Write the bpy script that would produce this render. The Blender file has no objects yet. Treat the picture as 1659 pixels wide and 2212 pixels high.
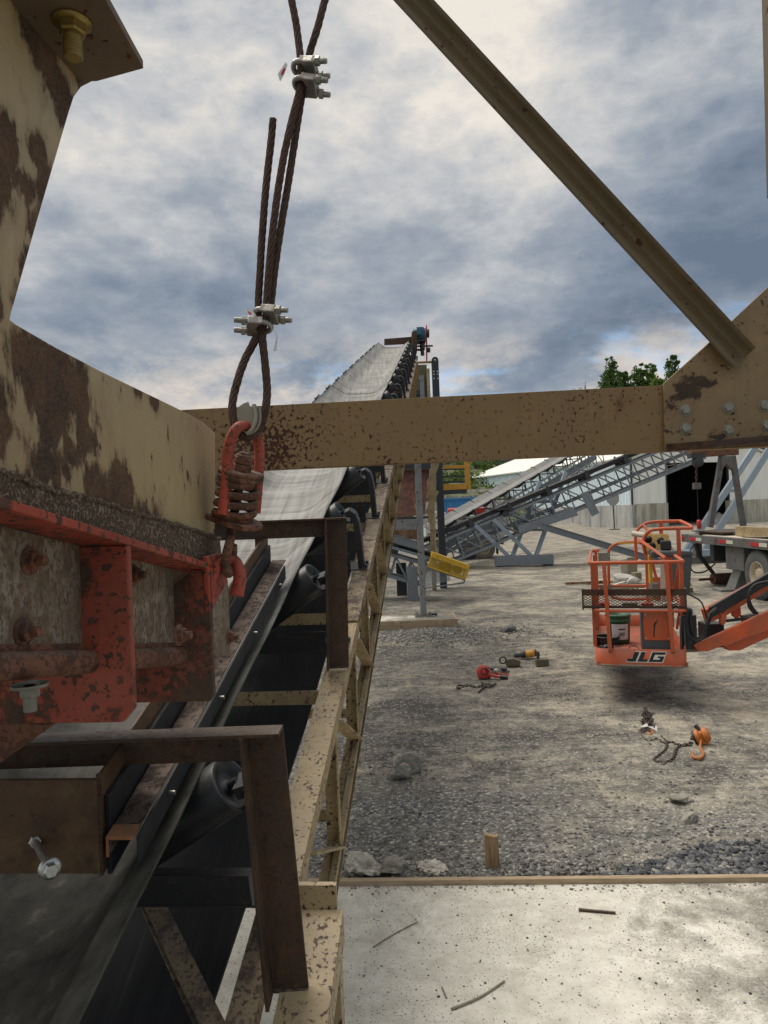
import bpy, math, random
import numpy as np
from mathutils import Vector, Matrix
R = math.radians
sc = bpy.context.scene
# ------------------------------------------------------------------ camera
ROLL = R(2.2); CH = 2.2; FPX = 1534.0
cam_d = bpy.data.cameras.new('camera'); cam = bpy.data.objects.new('camera', cam_d)
sc.collection.objects.link(cam); sc.camera = cam
cam_d.sensor_fit = 'VERTICAL'; cam_d.sensor_height = 36.0; cam_d.lens = 36.0*FPX/2212.0
cam_d.clip_start = 0.02; cam_d.clip_end = 3000
cr, sr = math.cos(ROLL), math.sin(ROLL)
cam.matrix_world = Matrix(((cr, sr, 0, 0), (0, 0, -1, 0), (-sr, cr, 0, CH), (0, 0, 0, 1)))
# ------------------------------------------------------------------ sun
SUN_EL, SUN_AZ = R(66), R(-50)          # azimuth clockwise from +Y
sun_d = bpy.data.lights.new('sun', 'SUN'); sun_d.energy = 2.6; sun_d.angle = R(38); sun_d.color = (1, .95, .87)
sun = bpy.data.objects.new('sun', sun_d); sc.collection.objects.link(sun)
sv = Vector((math.sin(SUN_AZ)*math.cos(SUN_EL), math.cos(SUN_AZ)*math.cos(SUN_EL), math.sin(SUN_EL)))
sun.rotation_euler = sv.to_track_quat('Z', 'Y').to_euler(); sun.location = (0, 0, 60)
sc.view_settings.view_transform = 'Standard'; sc.view_settings.look = 'None'
sc.view_settings.exposure = 0.0; sc.view_settings.gamma = 1.0
try: sc.view_settings.use_curve_mapping = False
except Exception: pass
sc.cycles.max_bounces = 6; sc.cycles.diffuse_bounces = 3; sc.cycles.glossy_bounces = 3
sc.cycles.use_denoising = True
# ------------------------------------------------------------------ node helper
class NT:
    def __init__(s, tree): s.t = tree; s.n = tree.nodes; s.l = tree.links; s.n.clear()
    def new(s, typ, ins=None, **kw):
        nd = s.n.new(typ)
        for k, v in kw.items(): setattr(nd, k, v)
        for k, v in (ins or {}).items(): s.put(nd.inputs[k], v)
        return nd
    def put(s, sock, v):
        if isinstance(v, bpy.types.NodeSocket): s.l.new(v, sock)
        elif isinstance(v, bpy.types.Node): s.l.new(v.outputs[0], sock)
        else:
            if isinstance(v, (tuple, list)) and len(v) == 3 and sock.type == 'RGBA': v = (*v, 1)
            sock.default_value = v
    def math(s, op, a, b=0.0, c=0.0, clamp=False):
        nd = s.n.new('ShaderNodeMath'); nd.operation = op; nd.use_clamp = clamp
        s.put(nd.inputs[0], a); s.put(nd.inputs[1], b); s.put(nd.inputs[2], c); return nd.outputs[0]
    def noise(s, vec, scale, detail=4, rough=.55, dist=0.0):
        return s.new('ShaderNodeTexNoise', {'Vector': vec, 'Scale': scale, 'Detail': detail, 'Roughness': rough, 'Distortion': dist}).outputs[0]
    def ramp(s, fac, stops, interp='LINEAR'):
        nd = s.n.new('ShaderNodeValToRGB'); nd.color_ramp.interpolation = interp; s.put(nd.inputs[0], fac)
        el = nd.color_ramp.elements
        while len(el) < len(stops): el.new(.5)
        for e, (p, c) in zip(el, stops):
            e.position = p; e.color = (*c, 1) if isinstance(c, (tuple, list)) else (c, c, c, 1)
        return nd.outputs[0]
    def mix(s, fac, a, b, mode='MIX'):
        nd = s.n.new('ShaderNodeMix'); nd.data_type = 'RGBA'; nd.blend_type = mode
        s.put(nd.inputs[0], fac); s.put(nd.inputs[6], a); s.put(nd.inputs[7], b); return nd.outputs[2]
    def map(s, vec, scale=(1, 1, 1), rot=(0, 0, 0), loc=(0, 0, 0)):
        return s.new('ShaderNodeMapping', {'Vector': vec, 'Scale': scale, 'Rotation': rot, 'Location': loc}).outputs[0]
# ------------------------------------------------------------------ sky
w = bpy.data.worlds.new('World'); sc.world = w; w.use_nodes = True
N = NT(w.node_tree)
d = N.new('ShaderNodeTexCoord').outputs['Generated']
sep = N.new('ShaderNodeSeparateXYZ', {0: d})
X, Y, Z = sep.outputs
zc = N.math('ADD', N.math('MAXIMUM', Z, 0.0), .30)
px_ = N.math('DIVIDE', X, zc); py_ = N.math('DIVIDE', Y, zc)
pv = N.new('ShaderNodeCombineXYZ', {0: px_, 1: py_, 2: 3.7}).outputs[0]
dv = N.map(d, scale=(1, 1, 2.1), loc=(3.1, 1.7, .4))
n_big = N.noise(dv, 2.1, 3, .5, .2)
n_mid = N.math('ADD', N.math('MULTIPLY', N.noise(dv, 4.6, 11, .66, .12), .62), N.math('MULTIPLY', N.noise(pv, 2.4, 10, .6, .1), .38))
pv2 = N.new('ShaderNodeCombineXYZ', {0: px_, 1: py_, 2: 9.1}).outputs[0]
n_gap = N.noise(N.map(pv2, scale=(1, 1.7, 1)), 1.5, 8, .6, .2)
elev = N.ramp(Z, [(0, .95), (.10, .88), (.16, .66), (.22, .42), (.30, .34), (.40, .5), (.56, .78), (.9, .95)])
b = N.math('ADD', elev, N.math('MULTIPLY', N.math('SUBTRACT', n_mid, .5), 1.75))
b = N.math('ADD', b, N.math('MULTIPLY', N.math('SUBTRACT', n_big, .5), 1.35))
bil = N.math('ABSOLUTE', N.math('SUBTRACT', N.noise(N.map(d, scale=(1, 1, 1.9), loc=(5, 2, 1)), 7.0, 7, .55, .1), .5))
b = N.math('ADD', b, N.math('SUBTRACT', .07, N.math('MULTIPLY', bil, 1.05)))
b = N.math('SUBTRACT', b, N.math('MULTIPLY', X, .33))
back = N.math('MAXIMUM', N.math('MULTIPLY', Y, -1.0), 0.0)
b = N.math('ADD', b, N.math('MULTIPLY', back, -.15), clamp=True)
cc = N.ramp(b, [(0, (.15, .195, .27)), (.25, (.225, .275, .35)), (.5, (.36, .40, .455)), (.75, (.58, .585, .595)), (1, (.86, .80, .72))])
sky = N.new('ShaderNodeTexSky'); sky.sky_type = 'NISHITA'; sky.sun_disc = False
sky.sun_elevation = SUN_EL; sky.sun_rotation = SUN_AZ; sky.air_density = 1.0; sky.dust_density = .6; sky.ozone_density = 1.5
gl = N.ramp(Z, [(0, .62), (.12, .54), (.2, .42), (.3, .26), (.6, .22)])
gm = N.math('MULTIPLY', N.math('SUBTRACT', N.math('ADD', n_gap, gl), .965), 6.0, clamp=True)
warm = N.math('MULTIPLY', N.ramp(Z, [(0, 1), (.17, .9), (.25, 0)]), N.ramp(n_mid, [(.45, 0), (.58, .85)]))
cc = N.mix(warm, cc, (.88, .74, .60))
boost = N.math('ADD', 1.0, N.math('MULTIPLY', back, .1))
bg1 = N.new('ShaderNodeBackground', {'Color': N.mix(1.0, sky.outputs[0], (.8, 1.0, 1.12), 'MULTIPLY'), 'Strength': .15})
bg2 = N.new('ShaderNodeBackground', {'Color': cc, 'Strength': boost})
mx = N.new('ShaderNodeMixShader', {0: N.math('MULTIPLY', gm, .85), 1: bg2.outputs[0], 2: bg1.outputs[0]})
N.new('ShaderNodeOutputWorld', {0: mx.outputs[0]})
# ------------------------------------------------------------------ pixel helpers (photo shown 1659x2212)
def ray(px, py):
    u, v = px-829.5, 1106-py
    return (u*cr+v*sr)/FPX, (-u*sr+v*cr)/FPX
def U(px, py, dep):
    a, b_ = ray(px, py); return Vector((a*dep, dep, CH+b_*dep))
def G(px, py, h=0.0):
    a, b_ = ray(px, py); return U(px, py, (CH-h)/-b_)
# ------------------------------------------------------------------ mesh builder
class MB:
    def __init__(s, T=None): s.v = []; s.f = []; s.sm = []; s.T = T
    def add(s, vs, fs, smooth=False):
        o = len(s.v)
        s.v += [tuple(s.T(*p)) if s.T else tuple(p) for p in vs]
        s.f += [tuple(i+o for i in f) for f in fs]; s.sm += [smooth]*len(fs); return s
    def bx(s, x0, x1, y0, y1, z0, z1):
        return s.add([(x0,y0,z0),(x1,y0,z0),(x1,y1,z0),(x0,y1,z0),(x0,y0,z1),(x1,y0,z1),(x1,y1,z1),(x0,y1,z1)],
                     [(3,2,1,0),(4,5,6,7),(0,1,5,4),(1,2,6,5),(2,3,7,6),(3,0,4,7)])
    def frame(s, p, q, up):
        p, q = Vector(p), Vector(q); dd = (q-p).normalized(); up = Vector(up)
        if abs(dd.dot(up.normalized())) > .98: up = Vector((0, 1, 0)) if abs(dd.y) < .9 else Vector((1, 0, 0))
        r = dd.cross(up).normalized(); return p, q, dd, r, r.cross(dd).normalized()
    def prof(s, p, q, pts, up=(0,0,1), smooth=False):      # sweep closed profile (r,u) from p to q
        p, q, dd, r, u = s.frame(p, q, up); n = len(pts)
        vs = [p+r*a+u*b_ for a, b_ in pts]+[q+r*a+u*b_ for a, b_ in pts]
        fs = [(i, (i+1) % n, n+(i+1) % n, n+i) for i in range(n)]
        s.add(vs, fs, smooth); s.add(vs, [tuple(range(n-1, -1, -1)), tuple(range(n, 2*n))]); return s
    def bar(s, p, q, w_, h_, up=(0,0,1)):
        a, b_ = w_/2, h_/2; return s.prof(p, q, [(-a,-b_),(a,-b_),(a,b_),(-a,b_)], up)
    def ell(s, p, q, a, b_, t, up=(0,0,1)):                # angle iron, legs +r and +u
        return s.prof(p, q, [(0,0),(a,0),(a,t),(t,t),(t,b_),(0,b_)], up)
    def chan(s, p, q, w_, h_, t, up=(0,0,1)):              # channel, web at r=0, flanges toward +r
        return s.prof(p, q, [(0,-h_/2),(w_,-h_/2),(w_,-h_/2+t),(t,-h_/2+t),(t,h_/2-t),(w_,h_/2-t),(w_,h_/2),(0,h_/2)], up)
    def ibeam(s, p, q, w_, h_, t, up=(0,0,1)):
        a, b_, c = w_/2, h_/2, t/2
        return s.prof(p, q, [(-a,-b_),(a,-b_),(a,-b_+t),(c,-b_+t),(c,b_-t),(a,b_-t),(a,b_),(-a,b_),(-a,b_-t),(-c,b_-t),(-c,-b_+t),(-a,-b_+t)], up)
    def tube(s, pts, r, n=10, closed=False, cap=True, flat=1.0):
        pts = [Vector(p) for p in pts]; m = len(pts); rings = []; pr = None
        for i, p in enumerate(pts):
            if closed: t = pts[(i+1) % m]-pts[i-1]
            else: t = pts[min(i+1, m-1)]-pts[max(i-1, 0)]
            t = t.normalized() if t.length > 1e-9 else Vector((0,0,1))
            if pr is None:
                pr = t.cross(Vector((0,0,1)));
                if pr.length < .05: pr = t.cross(Vector((0,1,0)))
            pr = (pr-t*pr.dot(t)).normalized(); q = t.cross(pr)
            rr = r[i] if isinstance(r, (list, tuple)) else r
            rings.append([p+pr*math.cos(2*math.pi*k/n)*rr+q*math.sin(2*math.pi*k/n)*rr*flat for k in range(n)])
        vs = [v for g in rings for v in g]; fs = []
        for i in range(m if closed else m-1):
            j = (i+1) % m
            fs += [(i*n+k, i*n+(k+1) % n, j*n+(k+1) % n, j*n+k) for k in range(n)]
        s.add(vs, fs, True)
        if cap and not closed: s.add(rings[0]+rings[-1], [tuple(range(n-1,-1,-1)), tuple(range(n, 2*n))])
        return s
    def cyl(s, p, q, r, n=20): return s.tube([p, q], r, n)
    def lathe(s, c, ax, prof, n=28):                       # prof: (radius, height along ax)
        c, ax = Vector(c), Vector(ax).normalized()
        a = ax.cross(Vector((0,0,1)));
        if a.length < .05: a = ax.cross(Vector((0,1,0)))
        a.normalize(); b_ = ax.cross(a); m = len(prof)
        vs = [c+ax*h+(a*math.cos(2*math.pi*k/n)+b_*math.sin(2*math.pi*k/n))*r for r, h in prof for k in range(n)]
        fs = [(i*n+k, i*n+(k+1) % n, (i+1)*n+(k+1) % n, (i+1)*n+k) for i in range(m-1) for k in range(n)]
        return s.add(vs, fs, n > 8)
    def poly(s, pts, off):                                 # outline + thickness vector
        pts = [Vector(p) for p in pts]; off = Vector(off); n = len(pts)
        vs = pts+[p+off for p in pts]
        return s.add(vs, [tuple(range(n)), tuple(range(2*n-1, n-1, -1))]+[(i, n+i, n+(i+1) % n, (i+1) % n) for i in range(n)])
    def hexh(s, c, ax, r, h): return s.lathe(c, ax, [(0,0),(r,0),(r,h*.85),(r*.86,h),(0,h)], 6)
    def build(s, name, m, parent=None, bevel=0, loc=None, seg=2):
        o_w = WM.get(parent.name, Vector()) if parent else (Vector(loc) if loc is not None else Vector())
        me = bpy.data.meshes.new(name)
        me.from_pydata([tuple(Vector(p)-o_w) for p in s.v], [], s.f); me.validate()
        if len(me.polygons) == len(s.sm): me.polygons.foreach_set('use_smooth', s.sm)
        me.materials.append(m)
        o = bpy.data.objects.new(name, me); sc.collection.objects.link(o)
        if parent: o.parent = parent
        else: o.location = o_w
        WM[o.name] = o_w
        if bevel:
            b_ = o.modifiers.new('bevel', 'BEVEL'); b_.width = bevel; b_.segments = seg; b_.limit_method = 'ANGLE'; b_.angle_limit = R(40)
            b_.harden_normals = False
        return o
WM = {}
def fixn(o):
    import bmesh
    bm = bmesh.new(); bm.from_mesh(o.data); bmesh.ops.recalc_face_normals(bm, faces=bm.faces); bm.to_mesh(o.data); bm.free(); return o
def thing(name, label, cat, loc=(0,0,0), group=None):
    o = bpy.data.objects.new(name, None); sc.collection.objects.link(o); o.location = loc; o.empty_display_size = .1
    WM[o.name] = Vector(loc); return tag(o, label, cat, group)
def tag(o, label, cat, group=None, kind=None):
    if label: o['label'] = label
    if cat: o['category'] = cat
    if group: o['group'] = group
    if kind: o['kind'] = kind
    return o
def dup(o, parent, off=(0,0,0), top=True):
    c = o.copy(); sc.collection.objects.link(c); c.parent = parent
    if top: c.location = Vector(o.location)+Vector(off)
    WM[c.name] = WM.get(o.name, Vector())+Vector(off)
    for ch in [x for x in bpy.data.objects if x.parent == o]: dup(ch, c, top=False)
    return c
def smoothpath(pts, n=8, closed=False):                    # Catmull-Rom
    P = [Vector(p) for p in pts]; out = []; m = len(P)
    for i in range(m if closed else m-1):
        if closed: a, b_, c, e = P[i-1], P[i], P[(i+1) % m], P[(i+2) % m]
        else: a, b_, c, e = P[max(i-1,0)], P[i], P[i+1], P[min(i+2,m-1)]
        for k in range(n):
            t = k/n
            out.append(.5*((2*b_)+(c-a)*t+(2*a-5*b_+4*c-e)*t*t+(3*b_-a-3*c+e)*t**3))
    if not closed: out.append(P[-1])
    return out
rnd = random.Random(5)
from mathutils import noise as mn
# ------------------------------------------------------------------ materials
def mat(name):
    m = bpy.data.materials.new(name); m.use_nodes = True; return m, NT(m.node_tree)
def weathered(name, base, rust=(.085, .032, .016), rust2=(.03, .014, .01), ps=3, pt=.62, ss=45, st=.66, rough=.5, bump=.25,
              metal=0.0, var=.12, vs=6, stretch=(1, 1, 1), edge=.03, spec=.4, dirt=None, dt=.5, fine=.5, grain=0.0, blobs=(), bamp=.3, sblobs=(), dust=0.0, halo=.55, runs=.35):
    m, n = mat(name)
    co = n.new('ShaderNodeTexCoord').outputs['Object']
    co2 = n.map(co, scale=stretch)
    nA = n.noise(co2, ps, 9, .68, .2)
    nA = n.math('ADD', nA, n.math('MULTIPLY', n.math('SUBTRACT', n.noise(co2, ps*8, 5, .7), .5), .14))
    if blobs:
        acc = None
        for (bx_, by_, bz_, br_) in blobs:
            dd_ = n.new('ShaderNodeVectorMath', operation='DISTANCE'); n.put(dd_.inputs[0], co); dd_.inputs[1].default_value = (bx_, by_, bz_)
            g_ = n.math('SUBTRACT', 1.0, n.math('DIVIDE', dd_.outputs['Value'], br_), clamp=True)
            acc = g_ if acc is None else n.math('MAXIMUM', acc, g_)
        nA = n.math('ADD', nA, n.math('MULTIPLY', acc, bamp))
    A = n.ramp(nA, [(pt-edge, 0), (pt+edge, 1)])
    cl = n.ramp(n.noise(co, ps*1.3, 3, .5), [(.35, 0), (.65, 1)])
    sp = n.math('ADD', n.noise(co2, ss, 3, .6), n.math('MULTIPLY', n.math('SUBTRACT', cl, .5), .09))
    for (bx_, by_, bz_, br_, ba_) in sblobs:
        dd_ = n.new('ShaderNodeVectorMath', operation='DISTANCE'); n.put(dd_.inputs[0], co); dd_.inputs[1].default_value = (bx_, by_, bz_)
        sp = n.math('ADD', sp, n.math('MULTIPLY', n.math('SUBTRACT', 1.0, n.math('DIVIDE', dd_.outputs['Value'], br_), clamp=True), ba_))
    B = n.ramp(sp, [(st-.012, 0), (st+.02, 1)])
    mask = n.math('MAXIMUM', A, B)
    v1 = n.noise(co, vs, 5, .6); lo = tuple(c*(1-var) for c in base); hi = tuple(min(1, c*(1+var)) for c in base)
    bc = n.mix(n.ramp(v1, [(.3, 0), (.7, 1)]), lo, hi)
    if dirt:
        dm = n.ramp(n.noise(n.map(co, scale=stretch, loc=(3, 7, 1)), vs*.6, 7, .65), [(dt-.12, 0), (dt+.16, 1)])
        bc = n.mix(n.math('MULTIPLY', dm, .75), bc, dirt)
    if halo:
        hm = n.ramp(n.math('MAXIMUM', nA, n.math('ADD', sp, pt-st)), [(pt-.10, 0), (pt-.005, 1)])
        bc = n.mix(n.math('MULTIPLY', hm, halo), bc, tuple(c*.45+r_*.6 for c, r_ in zip(base, (.16, .07, .03))))
    if runs:
        rm = n.ramp(n.noise(n.map(co, scale=(34, 34, 2.2), loc=(2, 5, 3)), 1.0, 5, .6), [(.56, 0), (.72, 1)])
        bc = n.mix(n.math('MULTIPLY', rm, runs), bc, tuple(c*.55 for c in base))
    rn = n.noise(co, ss*.45, 6, .7)
    rc = n.mix(n.ramp(rn, [(.35, 0), (.65, 1)]), rust2, rust)
    if grain:
        gn = n.ramp(n.noise(co, 220, 2, .5), [(.42, 0), (.62, 1)])
        rc = n.mix(n.math('MULTIPLY', gn, grain), rc, (.35, .31, .26)); bc = n.mix(n.math('MULTIPLY', gn, grain*.25), bc, (.5, .45, .4))
    col = n.mix(mask, bc, rc)
    if dust:
        nz = n.new('ShaderNodeSeparateXYZ', {0: n.new('ShaderNodeNewGeometry').outputs['Normal']}).outputs[2]
        dz = n.math('MULTIPLY', n.ramp(nz, [(.35, 0), (.9, 1)]), n.ramp(n.noise(co, 18, 7, .7), [(.35, .25), (.62, 1)]))
        col = n.mix(n.math('MULTIPLY', dz, dust), col, (.27, .25, .215))
    h = n.math('ADD', n.math('MULTIPLY', mask, -.6), n.math('MULTIPLY', n.noise(co, 120, 4, .6), fine))
    h = n.math('ADD', h, n.math('MULTIPLY', n.noise(co, 9, 3, .5), .5))
    bp = n.new('ShaderNodeBump', {'Strength': bump, 'Distance': .006, 'Height': h})
    rg = n.math('ADD', n.math('MULTIPLY', mask, .9-rough), n.math('ADD', rough-.06, n.math('MULTIPLY', v1, .15)), clamp=True)
    p = n.new('ShaderNodeBsdfPrincipled', {'Base Color': col, 'Roughness': rg, 'Metallic': metal, 'Specular IOR Level': spec, 'Normal': bp.outputs[0]})
    n.new('ShaderNodeOutputMaterial', {0: p.outputs[0]}); return m
def plain(name, base, rough=.6, metal=0.0, var=.12, vs=20, bump=.1, spec=.4, dust=.25):
    return weathered(name, base, tuple(c*.6 for c in base), tuple(c*.4 for c in base), vs*.3, .75, 60, .8, rough, bump, metal, var, vs, spec=spec, dust=dust, halo=0, runs=.2)
TAN = (.215, .132, .052)
M = {}
def bl(px, py, r, a_): p_ = U(px, py, 2.8)-U(1000, 940, 2.8); return (p_.x, p_.y, p_.z, r*2.8/FPX, a_)
M['tan'] = weathered('tan_paint', TAN, ps=2.6, pt=.72, ss=62, st=.632, sblobs=[bl(500, 985, 120, .13), bl(600, 960, 110, .09), bl(560, 1010, 90, .08), bl(700, 930, 150, .05), bl(838, 1000, 30, .12), bl(1000, 880, 40, .06), bl(1440, 930, 30, .08)], rough=.42, bump=.3, var=.1, dirt=(.2, .13, .06), dt=.62)
M['tan_heavy'] = weathered('tan_paint_worn', (.33, .25, .135), (.10, .055, .04), (.05, .035, .03), ps=13, pt=.55, ss=75, st=.575, rough=.6, bump=.6, dirt=(.15, .105, .07), dt=.47, edge=.035, dust=.35)
M['barend'] = plain('bare_orange_steel', (.3, .13, .055), .7, var=.3)
M['tan_plate'] = weathered('tan_plate_paint', (.40, .31, .17), (.075, .034, .02), (.035, .02, .014), ps=4.2, pt=.565, ss=34, st=.665, rough=.5, bump=.5, var=.07, stretch=(1, 1, .55), edge=.012, dirt=(.27, .2, .11), dt=.6, grain=.35)
M['tan_light'] = weathered('tan_truss_paint', (.42, .32, .17), (.10, .05, .03), (.04, .025, .02), ps=9, pt=.66, ss=70, st=.605, rough=.5, bump=.35, dirt=(.2, .14, .08), dt=.55, dust=.3)
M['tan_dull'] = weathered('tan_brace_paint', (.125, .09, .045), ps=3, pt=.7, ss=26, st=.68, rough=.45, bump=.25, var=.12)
M['crust'] = weathered('rough_crust', (.1, .065, .042), (.3, .24, .17), (.15, .11, .075), ps=130, pt=.5, ss=260, st=.55, rough=.9, bump=.9, var=.4, vs=10, edge=.06)
M['red'] = weathered('red_oxide_paint', (.38, .062, .034), (.13, .075, .05), (.055, .036, .028), ps=9, pt=.575, ss=60, st=.585, rough=.62, bump=.7, var=.3, dirt=(.26, .085, .055), dt=.5, dust=.2)
M['red_bright'] = weathered('red_bar_paint', (.46, .07, .04), (.17, .075, .045), (.06, .035, .03), ps=18, pt=.6, ss=130, st=.6, rough=.6, bump=.6, var=.3, dirt=(.28, .12, .085), dt=.54, dust=.25)
M['rustorange'] = weathered('rust_orange', (.21, .085, .048), (.14, .065, .04), (.075, .042, .03), ps=14, pt=.55, ss=90, st=.56, rough=.85, bump=.7, var=.35, dirt=(.16, .1, .075), dt=.5, dust=.4)
M['panwall'] = weathered('worn_pan_steel', (.36, .31, .235), (.2, .135, .08), (.11, .075, .05), ps=42, pt=.54, ss=160, st=.55, rough=.8, bump=.5, var=.3, vs=5, edge=.1, stretch=(1, 1, .6), dirt=(.1, .075, .05), dt=.5)
M['brown'] = weathered('brown_scale_steel', (.034, .021, .014), (.12, .06, .03), (.02, .013, .01), ps=7, pt=.56, ss=60, st=.6, rough=.5, bump=.5, var=.45, edge=.1, dust=.35, dirt=(.1, .055, .03), dt=.55)
M['skirt'] = weathered('heat_tinted_skirt_steel', (.085, .045, .022), (.15, .095, .045), (.025, .016, .01), ps=5, pt=.52, ss=40, st=.62, rough=.5, bump=.3, var=.35, edge=.14)
M['dusty'] = weathered('dusty_brown_steel', (.13, .1, .08), (.05, .04, .035), (.03, .02, .018), ps=14, pt=.54, ss=60, st=.58, rough=.75, bump=.35, var=.3, edge=.06)
M['black'] = plain('black_paint', (.02, .021, .024), .45, var=.3, bump=.15)
M['blackdull'] = plain('black_rubber', (.022, .022, .024), .7, var=.4, bump=.25)
M['roll'] = plain('roller_steel', (.028, .03, .034), .38, var=.25, vs=9, bump=.12, metal=.2)
M['idlerpan'] = weathered('dark_frame_paint', (.03, .032, .036), (.09, .08, .075), (.05, .045, .04), ps=20, pt=.68, ss=60, st=.7, rough=.5, var=.25)
M['grey'] = weathered('grey_steel_paint', (.21, .23, .25), (.12, .06, .04), (.06, .04, .035), ps=2, pt=.72, ss=9, st=.72, rough=.45, bump=.12, var=.1)
M['bluegrey'] = weathered('blue_grey_paint', (.3, .36, .42), (.12, .08, .06), ps=2, pt=.8, ss=9, st=.78, rough=.45, bump=.1, var=.08)
M['postgrey'] = weathered('grey_post_paint', (.24, .25, .25), (.13, .05, .03), (.07, .03, .02), ps=5, pt=.66, ss=22, st=.64, rough=.55, bump=.25, var=.12)
M['charcoal'] = plain('charcoal_paint', (.04, .043, .047), .5, bump=.1)
M['yellow'] = weathered('safety_yellow', (.62, .38, .03), (.3, .16, .03), (.15, .08, .02), ps=3, pt=.72, ss=14, st=.72, rough=.45, bump=.1)
M['orangedull'] = plain('dirty_panel_yellow', (.3, .19, .03), .6, vs=30, var=.5)
M['orangeyellow'] = plain('platform_yellow', (.6, .3, .04), .5)
M['orange'] = weathered('lift_orange', (.58, .10, .03), (.34, .13, .08), (.2, .14, .11), ps=7, pt=.66, ss=40, st=.66, rough=.5, bump=.2, var=.14, spec=.4, dirt=(.36, .14, .08), dt=.55, dust=.35)
M['orangefloor'] = weathered('worn_orange_floor', (.42, .11, .06), (.2, .15, .12), (.12, .09, .08), ps=7, pt=.56, ss=40, st=.6, rough=.7, bump=.3)
M['hoistorange'] = plain('hoist_orange', (.5, .16, .03), .45, var=.3)
M['hoistred'] = plain('hoist_red', (.5, .045, .035), .45, var=.3, dust=.4)
M['galv'] = plain('galvanized_steel', (.3, .29, .26), .3, metal=.75, var=.2, vs=40, bump=.2)
M['zinc'] = plain('zinc_bolt', (.5, .5, .47), .3, metal=.85, var=.2, vs=60, bump=.15)
M['boltgrey'] = plain('dull_bolt', (.23, .22, .18), .5, metal=.4, var=.25, vs=60, bump=.3)
M['brass'] = plain('yellow_zinc_bolt', (.3, .22, .07), .35, metal=.7, var=.2, vs=60)
M['rope'] = weathered('rusty_wire_rope', (.075, .045, .035), (.13, .075, .05), (.03, .02, .016), ps=30, pt=.55, ss=200, st=.55, rough=.7, bump=.3, metal=.2)
M['chain'] = plain('dark_chain', (.06, .042, .034), .6, metal=.3, var=.4)
M['motorblue'] = plain('motor_blue', (.03, .11, .17), .45, var=.2)
M['redplain'] = plain('guard_red', (.5, .03, .02), .5)
M['olive'] = plain('olive_steel', (.12, .11, .07), .7, vs=2, var=.3)
M['rusthopper'] = weathered('rusted_hopper', (.14, .052, .035), (.05, .028, .024), (.09, .04, .03), ps=10, pt=.52, ss=24, st=.55, rough=.9, bump=.6, var=.4)
M['rustbeige'] = weathered('rust_beige_plate', (.34, .25, .17), (.09, .045, .03), (.2, .09, .04), ps=3, pt=.5, ss=10, st=.58, rough=.8, edge=.15, var=.25)
M['white'] = plain('white_paint', (.6, .6, .57), .5, vs=3)
M['offwhite'] = plain('grey_white_panel', (.42, .42, .4), .6, vs=3)
M['glass'] = plain('dark_glass', (.02, .025, .03), .1, spec=.8)
M['tire'] = plain('dusty_tyre', (.09, .095, .095), .85, var=.3, vs=9, bump=.2)
M['tiretan'] = plain('tan_dusty_tyre', (.2, .18, .15), .9, var=.25, vs=9)
M['rim'] = plain('cream_rim', (.42, .36, .26), .5)
M['trailer'] = weathered('worn_trailer_steel', (.12, .125, .125), (.13, .08, .06), (.06, .04, .035), ps=2, pt=.6, ss=12, st=.62, rough=.7, var=.25)
M['outrigger'] = plain('scuffed_grey_steel', (.19, .19, .18), .6, vs=5, var=.3)
M['reflred'] = plain('red_reflector', (.45, .02, .025), .4)
M['reflwhite'] = plain('white_reflector', (.55, .55, .45), .4)
M['tote'] = plain('grey_plastic', (.09, .095, .1), .5)
M['green'] = plain('bucket_green', (.03, .11, .05), .45)
M['label'] = plain('paper_label', (.6, .6, .58), .6, vs=50, var=.15)
M['bluebox'] = plain('container_blue', (.05, .2, .42), .5, vs=1, var=.15)
M['sack'] = plain('white_sack', (.5, .48, .44), .8, vs=9, var=.2, bump=.5)
M['bark'] = plain('bark', (.12, .1, .08), .9, vs=3, var=.3)
M['signgrey'] = plain('sign_back', (.3, .3, .29), .5)
M['logoblack'] = plain('decal_black', (.02, .022, .022), .45, vs=12, var=.3)
M['logowhite'] = plain('decal_white', (.72, .68, .62), .45, vs=12)
def wood(name, base, dark, sx=1):
    m, n = mat(name); co = n.new('ShaderNodeTexCoord').outputs['Object']
    g = n.noise(n.map(co, scale=(3, 40, 40) if sx == 1 else (60, 60, 5)), 1.5, 6, .6, .6)
    st = n.noise(co, 5, 5, .6)
    c = n.mix(n.ramp(g, [(.35, 0), (.65, 1)]), dark, base); c = n.mix(n.math('MULTIPLY', n.ramp(st, [(.5, 0), (.7, 1)]), .5), c, tuple(x*.55 for x in base))
    bp = n.new('ShaderNodeBump', {'Strength': .3, 'Distance': .004, 'Height': g})
    p = n.new('ShaderNodeBsdfPrincipled', {'Base Color': c, 'Roughness': .8, 'Normal': bp.outputs[0]})
    n.new('ShaderNodeOutputMaterial', {0: p.outputs[0]}); return m
M['wood'] = wood('form_lumber', (.47, .36, .24), (.33, .23, .14)); M['woodv'] = wood('stake_lumber', (.45, .31, .17), (.28, .17, .08), 2)
M['woodold'] = wood('weathered_lumber', (.33, .28, .2), (.2, .16, .11))
M['woodpale'] = wood('pale_lumber', (.62, .57, .48), (.48, .42, .33))
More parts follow.
